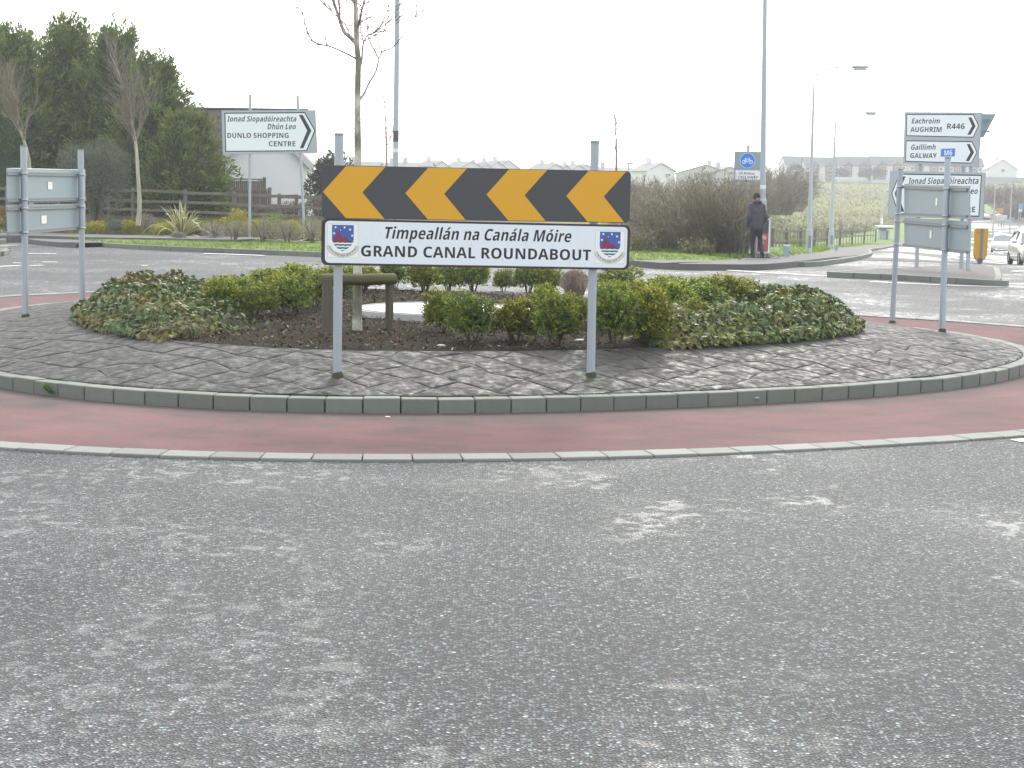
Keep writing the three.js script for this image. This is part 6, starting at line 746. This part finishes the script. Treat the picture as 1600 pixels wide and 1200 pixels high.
// ================================================================ FAR RIGHT BOARDS
{
  const bd = (name, label, cat, u0, u1, v0, v1, foot, d, rgb, bands = []) => { const p = at((u0 + u1) / 2, foot, d), s = thing(name, label, cat, p), a = at(u0, v1, d).sub(p), b = at(u1, v0, d).sub(p), w = b.x - a.x, h = b.y - a.y, m = mesh('panel', new RoundedBoxGeometry(w, h, .06, 1, .015), std(rgb, .6), s); m.position.set((a.x + b.x) / 2, (a.y + b.y) / 2, 0); for (const x of [a.x + w * .25, a.x + w * .75]) { const q = new GB(); q.tube([V(x, -.3, -.08), V(x, b.y, -.08)], .05, 8); q.build('post', matGalv, s); } for (const [t0, t1, c] of bands) { const q = mesh('printed_band', new THREE.BoxGeometry(w * .98, h * (t1 - t0), .01), std(c, .6), m); q.position.set(0, h * ((t0 + t1) / 2 - .5), .036); } };
  bd('roadside_board', 'small orange-yellow board on the far verge', 'sign', 1559, 1568, 325.5, 333, 350, 172, [.6, .36, .1]); bd('roadside_board', 'white and yellow roadside board below the orange one', 'sign', 1556.5, 1574, 336, 341.5, 351, 168, [.68, .68, .75], [[0, .4, [.66, .55, .25]]]); bd('roadside_board', 'pale turquoise board beneath the white and yellow one', 'sign', 1564, 1571.5, 341.5, 345, 351, 166, [.5, .66, .64]); bd('blue_sign', 'small blue sign with white plate at the right picture edge', 'sign', 1591, 1597.5, 318, 331, 352, 180, [.2, .38, .62], [[0, .32, [.66, .7, .74]]]);
}
// ================================================================ CARS
function makeCar(name, label, paint, pos, yaw) {
  const s = thing(name, label, 'car', pos, yaw), pm = new THREE.MeshPhysicalMaterial({ color: new THREE.Color().setRGB(...paint), roughness: .35, clearcoat: .8, clearcoatRoughness: .08, side: THREE.DoubleSide }), gm = new THREE.MeshPhysicalMaterial({ color: new THREE.Color().setRGB(.10, .13, .14), roughness: .08, clearcoat: 1, side: THREE.DoubleSide }), bk = std([.025, .025, .027], .7);
  // body lofted from cross-sections along its length (front at +z)
  const st = [[2.0, .62, .32, .62], [1.93, .76, .24, .70], [1.7, .82, .20, .79], [1.1, .845, .19, .90], [.75, .85, .19, .95], [-.2, .855, .19, .97], [-1.2, .85, .19, .99], [-1.75, .82, .22, 1.0], [-1.95, .72, .32, .92]]; const g = new GB(), rows = st.map(([z, w, y0, y1]) => [[w * .82, y0], [w * .97, y0 + .1], [w, lerp(y0, y1, .45)], [w * .985, lerp(y0, y1, .78)], [w * .9, y1 - .03], [w * .6, y1 + .015], [0, y1 + .03], [-w * .6, y1 + .015], [-w * .9, y1 - .03], [-w * .985, lerp(y0, y1, .78)], [-w, lerp(y0, y1, .45)], [-w * .97, y0 + .1], [-w * .82, y0]].map(([x, y]) => g.v(x, y, z))); for (let k = 0; k < rows.length - 1; k++) for (let m = 0; m < 12; m++) g.i.push(rows[k][m], rows[k][m + 1], rows[k + 1][m + 1], rows[k][m], rows[k + 1][m + 1], rows[k + 1][m]); for (const [row, fl] of [[rows[0], 1], [rows[8], 0]]) for (let m = 1; m < 11; m++) fl ? g.t(row[0], row[m + 1], row[m]) : g.t(row[0], row[m], row[m + 1]); g.build('body', pm, s);
  // cabin: roof shell and glass
  const cab = [[.95, .70, .93], [.32, .60, 1.40], [-.35, .60, 1.49], [-1.2, .58, 1.43], [-1.85, .66, 1.0]]; const rf = new GB(), wn = new GB(); const rr_ = [cab[1], cab[2], cab[3]].map(([z, w, y]) => [[w + .03, y - .05], [w * .8, y], [0, y + .03], [-w * .8, y], [-w - .03, y - .05]].map(([x, q]) => rf.v(x, q, z))); for (let k = 0; k < 2; k++) for (let m = 0; m < 4; m++) rf.i.push(rr_[k][m], rr_[k][m + 1], rr_[k + 1][m + 1], rr_[k][m], rr_[k + 1][m + 1], rr_[k + 1][m]); for (const k of [-1, 1]) { rf.tube([V(k * .74, .93, .98), V(k * .63, 1.36, .32)], .035, 6); rf.tube([V(k * .63, 1.4, -1.2), V(k * .70, .98, -1.8)], .05, 6); rf.tube([V(k * .75, .95, -.35), V(k * .63, 1.42, -.38)], .035, 6); } rf.build('roof', pm, s);
  const ws = new GB(); ws.quad(V(-.72, .93, .97), V(.72, .93, .97), V(.60, 1.38, .32), V(-.60, 1.38, .32)); ws.build('windscreen', gm, s); const bw = new GB(); bw.quad(V(.66, 1.0, -1.85), V(-.66, 1.0, -1.85), V(-.57, 1.39, -1.22), V(.57, 1.39, -1.22)); bw.build('rear_window', gm, s); for (const k of [-1, 1]) { const sw = new GB(); sw.quad(V(k * .75, .94, .9), V(k * .76, .95, -1.75), V(k * .61, 1.37, -1.18), V(k * .61, 1.37, .3)); sw.build('side_window', gm, s); const mi = mesh('mirror', new RoundedBoxGeometry(.2, .13, .1, 2, .04), pm, s); mi.position.set(k * .93, .99, .62); }
  const gr = new GB(); for (const [x0, x1, y0, y1] of [[-.42, .42, .36, .56]]) { const sh = roundedShape(x1 - x0, y1 - y0, .09); const m = mesh('grille', plateGeo(sh, .03), bk, s); m.position.set(0, .46, 1.965); } const pl = mesh('number_plate', new THREE.BoxGeometry(.5, .11, .015), std([.72, .72, .68], .5), s); pl.position.set(0, .47, 2.015); const bar = mesh('lower_intake', new RoundedBoxGeometry(1.3, .1, .06, 1, .02), bk, s); bar.position.set(0, .27, 1.95); for (const k of [-1, 1]) { const hl = mesh('headlight', new RoundedBoxGeometry(.34, .15, .12, 3, .05), std([.62, .66, .68], .1), s); hl.position.set(k * .62, .66, 1.84); hl.rotation.y = k * .55; }
  for (const [x, z] of [[.76, 1.27], [-.76, 1.27], [.76, -1.3], [-.76, -1.3]]) { const w = new THREE.Group(); w.name = 'wheel'; w.position.set(x, .31, z); s.add(w); const ty = new THREE.TorusGeometry(.235, .085, 10, 24); ty.rotateY(Math.PI / 2); ty.scale(1.15, 1, 1); mesh('tyre', ty, bk, w); const rm = new THREE.CylinderGeometry(.2, .2, .14, 20); rm.rotateZ(Math.PI / 2); mesh('rim', rm, std([.4, .41, .42], .35, { metalness: .7 }), w); }
  return s;
}
{ const p = at(1565.5, 395.3, 122), q = at(1616, 416.2, 63); makeCar('car', 'white hatchback coming down the right exit road', [.74, .75, .75], p, -.30); makeCar('car', 'cream car cut off by the right picture edge', [.52, .50, .42], q, -.16); const c3 = makeCar('car', 'dark parked car below the bungalow, beside the blue sign', [.08, .09, .11], at(1588, 342.6, 236), .15); const c4 = makeCar('car', 'white car just right of the direction sign board, on the far road', [.74, .75, .75], at(1531, 343.6, 232), .15); }
// ================================================================ THE PERSON
{
  const f = ground(1180, 404.5, .12), d = -f.z, k = (at(1180, 302, d).y - f.y) / 1.77, s = thing('person', 'person seen from behind walking along the footpath, dark jacket and hat, hands in pockets', 'person', f, .25); s.scale.set(k * .9, k, k * .95);
  const J = { hip: [0, .93, 0], chest: [0, 1.25, -.02], neck: [.005, 1.47, -.04], head: [.01, 1.62, -.075], shL: [-.17, 1.40, -.02], shR: [.17, 1.40, -.02], elL: [-.27, 1.13, .04], elR: [.27, 1.13, .05], haL: [-.20, .93, -.10], haR: [.20, .93, -.10], hpL: [-.085, .90, 0], hpR: [.095, .90, 0], knL: [-.095, .50, -.04], knR: [.16, .51, -.08], anL: [-.10, .09, .03], anR: [.12, .19, .20], toL: [-.11, .035, -.12], toR: [.15, .05, .10] };
  const bone = (a, b, r0, r1) => ({ a: V(...J[a]), b: V(...J[b]), r0, r1 });
  const sd = (p, c) => { const ab = c.b.clone().sub(c.a), t = clamp(p.clone().sub(c.a).dot(ab) / ab.lengthSq(), 0, 1); return p.distanceTo(c.a.clone().addScaledVector(ab, t)) - lerp(c.r0, c.r1, t); };
  const surf = (bones, lo, hi, N, sm, wrinkle = 0) => { const c = lo.clone().add(hi).multiplyScalar(.5), S = Math.max(hi.x - lo.x, hi.y - lo.y, hi.z - lo.z) / 2 * 1.06, mc = new MarchingCubes(N, std([1, 1, 1]), false, false, 90000); mc.isolation = 0; const half = N / 2, p = V(0, 0, 0); for (let z = 0; z < N; z++) for (let y = 0; y < N; y++) for (let x = 0; x < N; x++) { p.set((x - half) / half * S + c.x, (y - half) / half * S + c.y, (z - half) / half * S + c.z); let e = 0; for (const b of bones) { const q = sd(p, b); e += Math.exp(-q / sm); } mc.field[x + y * N + z * N * N] = sm * Math.log(e + 1e-30) + (wrinkle ? wrinkle * (fbm(p.x * 14 + 50, p.y * 11 + p.z * 9 + 50, 3, 2) - .5) : 0); } mc.update(); const n = mc.count, g = new THREE.BufferGeometry(), P = new Float32Array(mc.positionArray.slice(0, n * 3)); for (let i = 0; i < n; i++) { P[i * 3] = P[i * 3] * S + c.x; P[i * 3 + 1] = P[i * 3 + 1] * S + c.y; P[i * 3 + 2] = P[i * 3 + 2] * S + c.z; } g.setAttribute('position', new THREE.BufferAttribute(P, 3)); g.setAttribute('normal', new THREE.BufferAttribute(new Float32Array(mc.normalArray.slice(0, n * 3)), 3)); return g; };
  // one continuous body
  const body = [bone('hip', 'chest', .135, .14), bone('chest', 'neck', .13, .065), bone('neck', 'head', .055, .09), { a: V(.01, 1.66, -.07), b: V(.01, 1.60, -.10), r0: .098, r1: .08 }, bone('shL', 'shR', .075, .075), bone('shL', 'elL', .055, .045), bone('elL', 'haL', .042, .034), bone('shR', 'elR', .055, .045), bone('elR', 'haR', .042, .034), bone('hpL', 'knL', .085, .055), bone('knL', 'anL', .052, .036), bone('hpR', 'knR', .085, .055), bone('knR', 'anR', .052, .036), bone('anL', 'toL', .036, .03), bone('anR', 'toR', .036, .03)];
  mesh('body', surf(body, V(-.45, -.02, -.45), V(.45, 1.8, .45), 84, .016), std([.36, .24, .19], .7), s);
  const jm = std([.052, .055, .062], .85, { bumpMap: rep(NOISE, 2), bumpScale: .004 }); const jac = [{ a: V(0, .90, 0), b: V(0, 1.1, -.005), r0: .175, r1: .175 }, { a: V(-.07, .92, 0), b: V(-.1, 1.3, -.01), r0: .13, r1: .12 }, { a: V(.07, .92, 0), b: V(.1, 1.3, -.01), r0: .13, r1: .12 }, bone('chest', 'neck', .165, .085), bone('shL', 'shR', .1, .1), bone('shL', 'elL', .085, .072), bone('elL', 'haL', .07, .06), bone('shR', 'elR', .085, .072), bone('elR', 'haR', .07, .06), { a: V(0, 1.46, -.02), b: V(.005, 1.52, -.035), r0: .09, r1: .085 }]; mesh('jacket', surf(jac, V(-.5, .7, -.5), V(.5, 1.7, .5), 72, .02, .02), jm, s);
  const tr = [{ a: V(0, .93, 0), b: V(0, .84, 0), r0: .145, r1: .14 }, bone('hpL', 'knL', .105, .075), bone('knL', 'anL', .074, .062), bone('hpR', 'knR', .105, .075), bone('knR', 'anR', .074, .062)]; mesh('trousers', surf(tr, V(-.4, .02, -.4), V(.4, 1.1, .4), 72, .016, .02), std([.022, .022, .026], .9), s);
  for (const q of ['L', 'R']) { const a = J['an' + q], t = J['to' + q]; mesh('shoe', surf([{ a: V(a[0], t[1] + .015, a[2] + .03), b: V(...t), r0: .048, r1: .04 }, { a: V(a[0], a[1], a[2]), b: V(a[0], t[1] + .03, a[2] + .02), r0: .05, r1: .05 }], V(a[0] - .2, -.08, -.3), V(a[0] + .2, .3, .25), 36, .012), std([.02, .02, .022], .6), s); }
  mesh('hat', surf([{ a: V(.01, 1.69, -.065), b: V(.01, 1.655, -.08), r0: .105, r1: .112 }], V(-.2, 1.5, -.3), V(.2, 1.85, .15), 40, .01), std([.03, .028, .03], .95), s);
  const col = mesh('hood', new THREE.TorusGeometry(.105, .045, 8, 20), jm, s); col.rotation.x = Math.PI / 2 - .3; col.position.set(.003, 1.515, -.02); for (const x of [-1, 1]) { const e = mesh('ear', new THREE.SphereGeometry(.026, 10, 8), std([.36, .24, .19], .7), s); e.scale.set(.5, 1.2, .8); e.position.set(.01 + x * .1, 1.615, -.07); }
}
renderer.render(scene, camera);
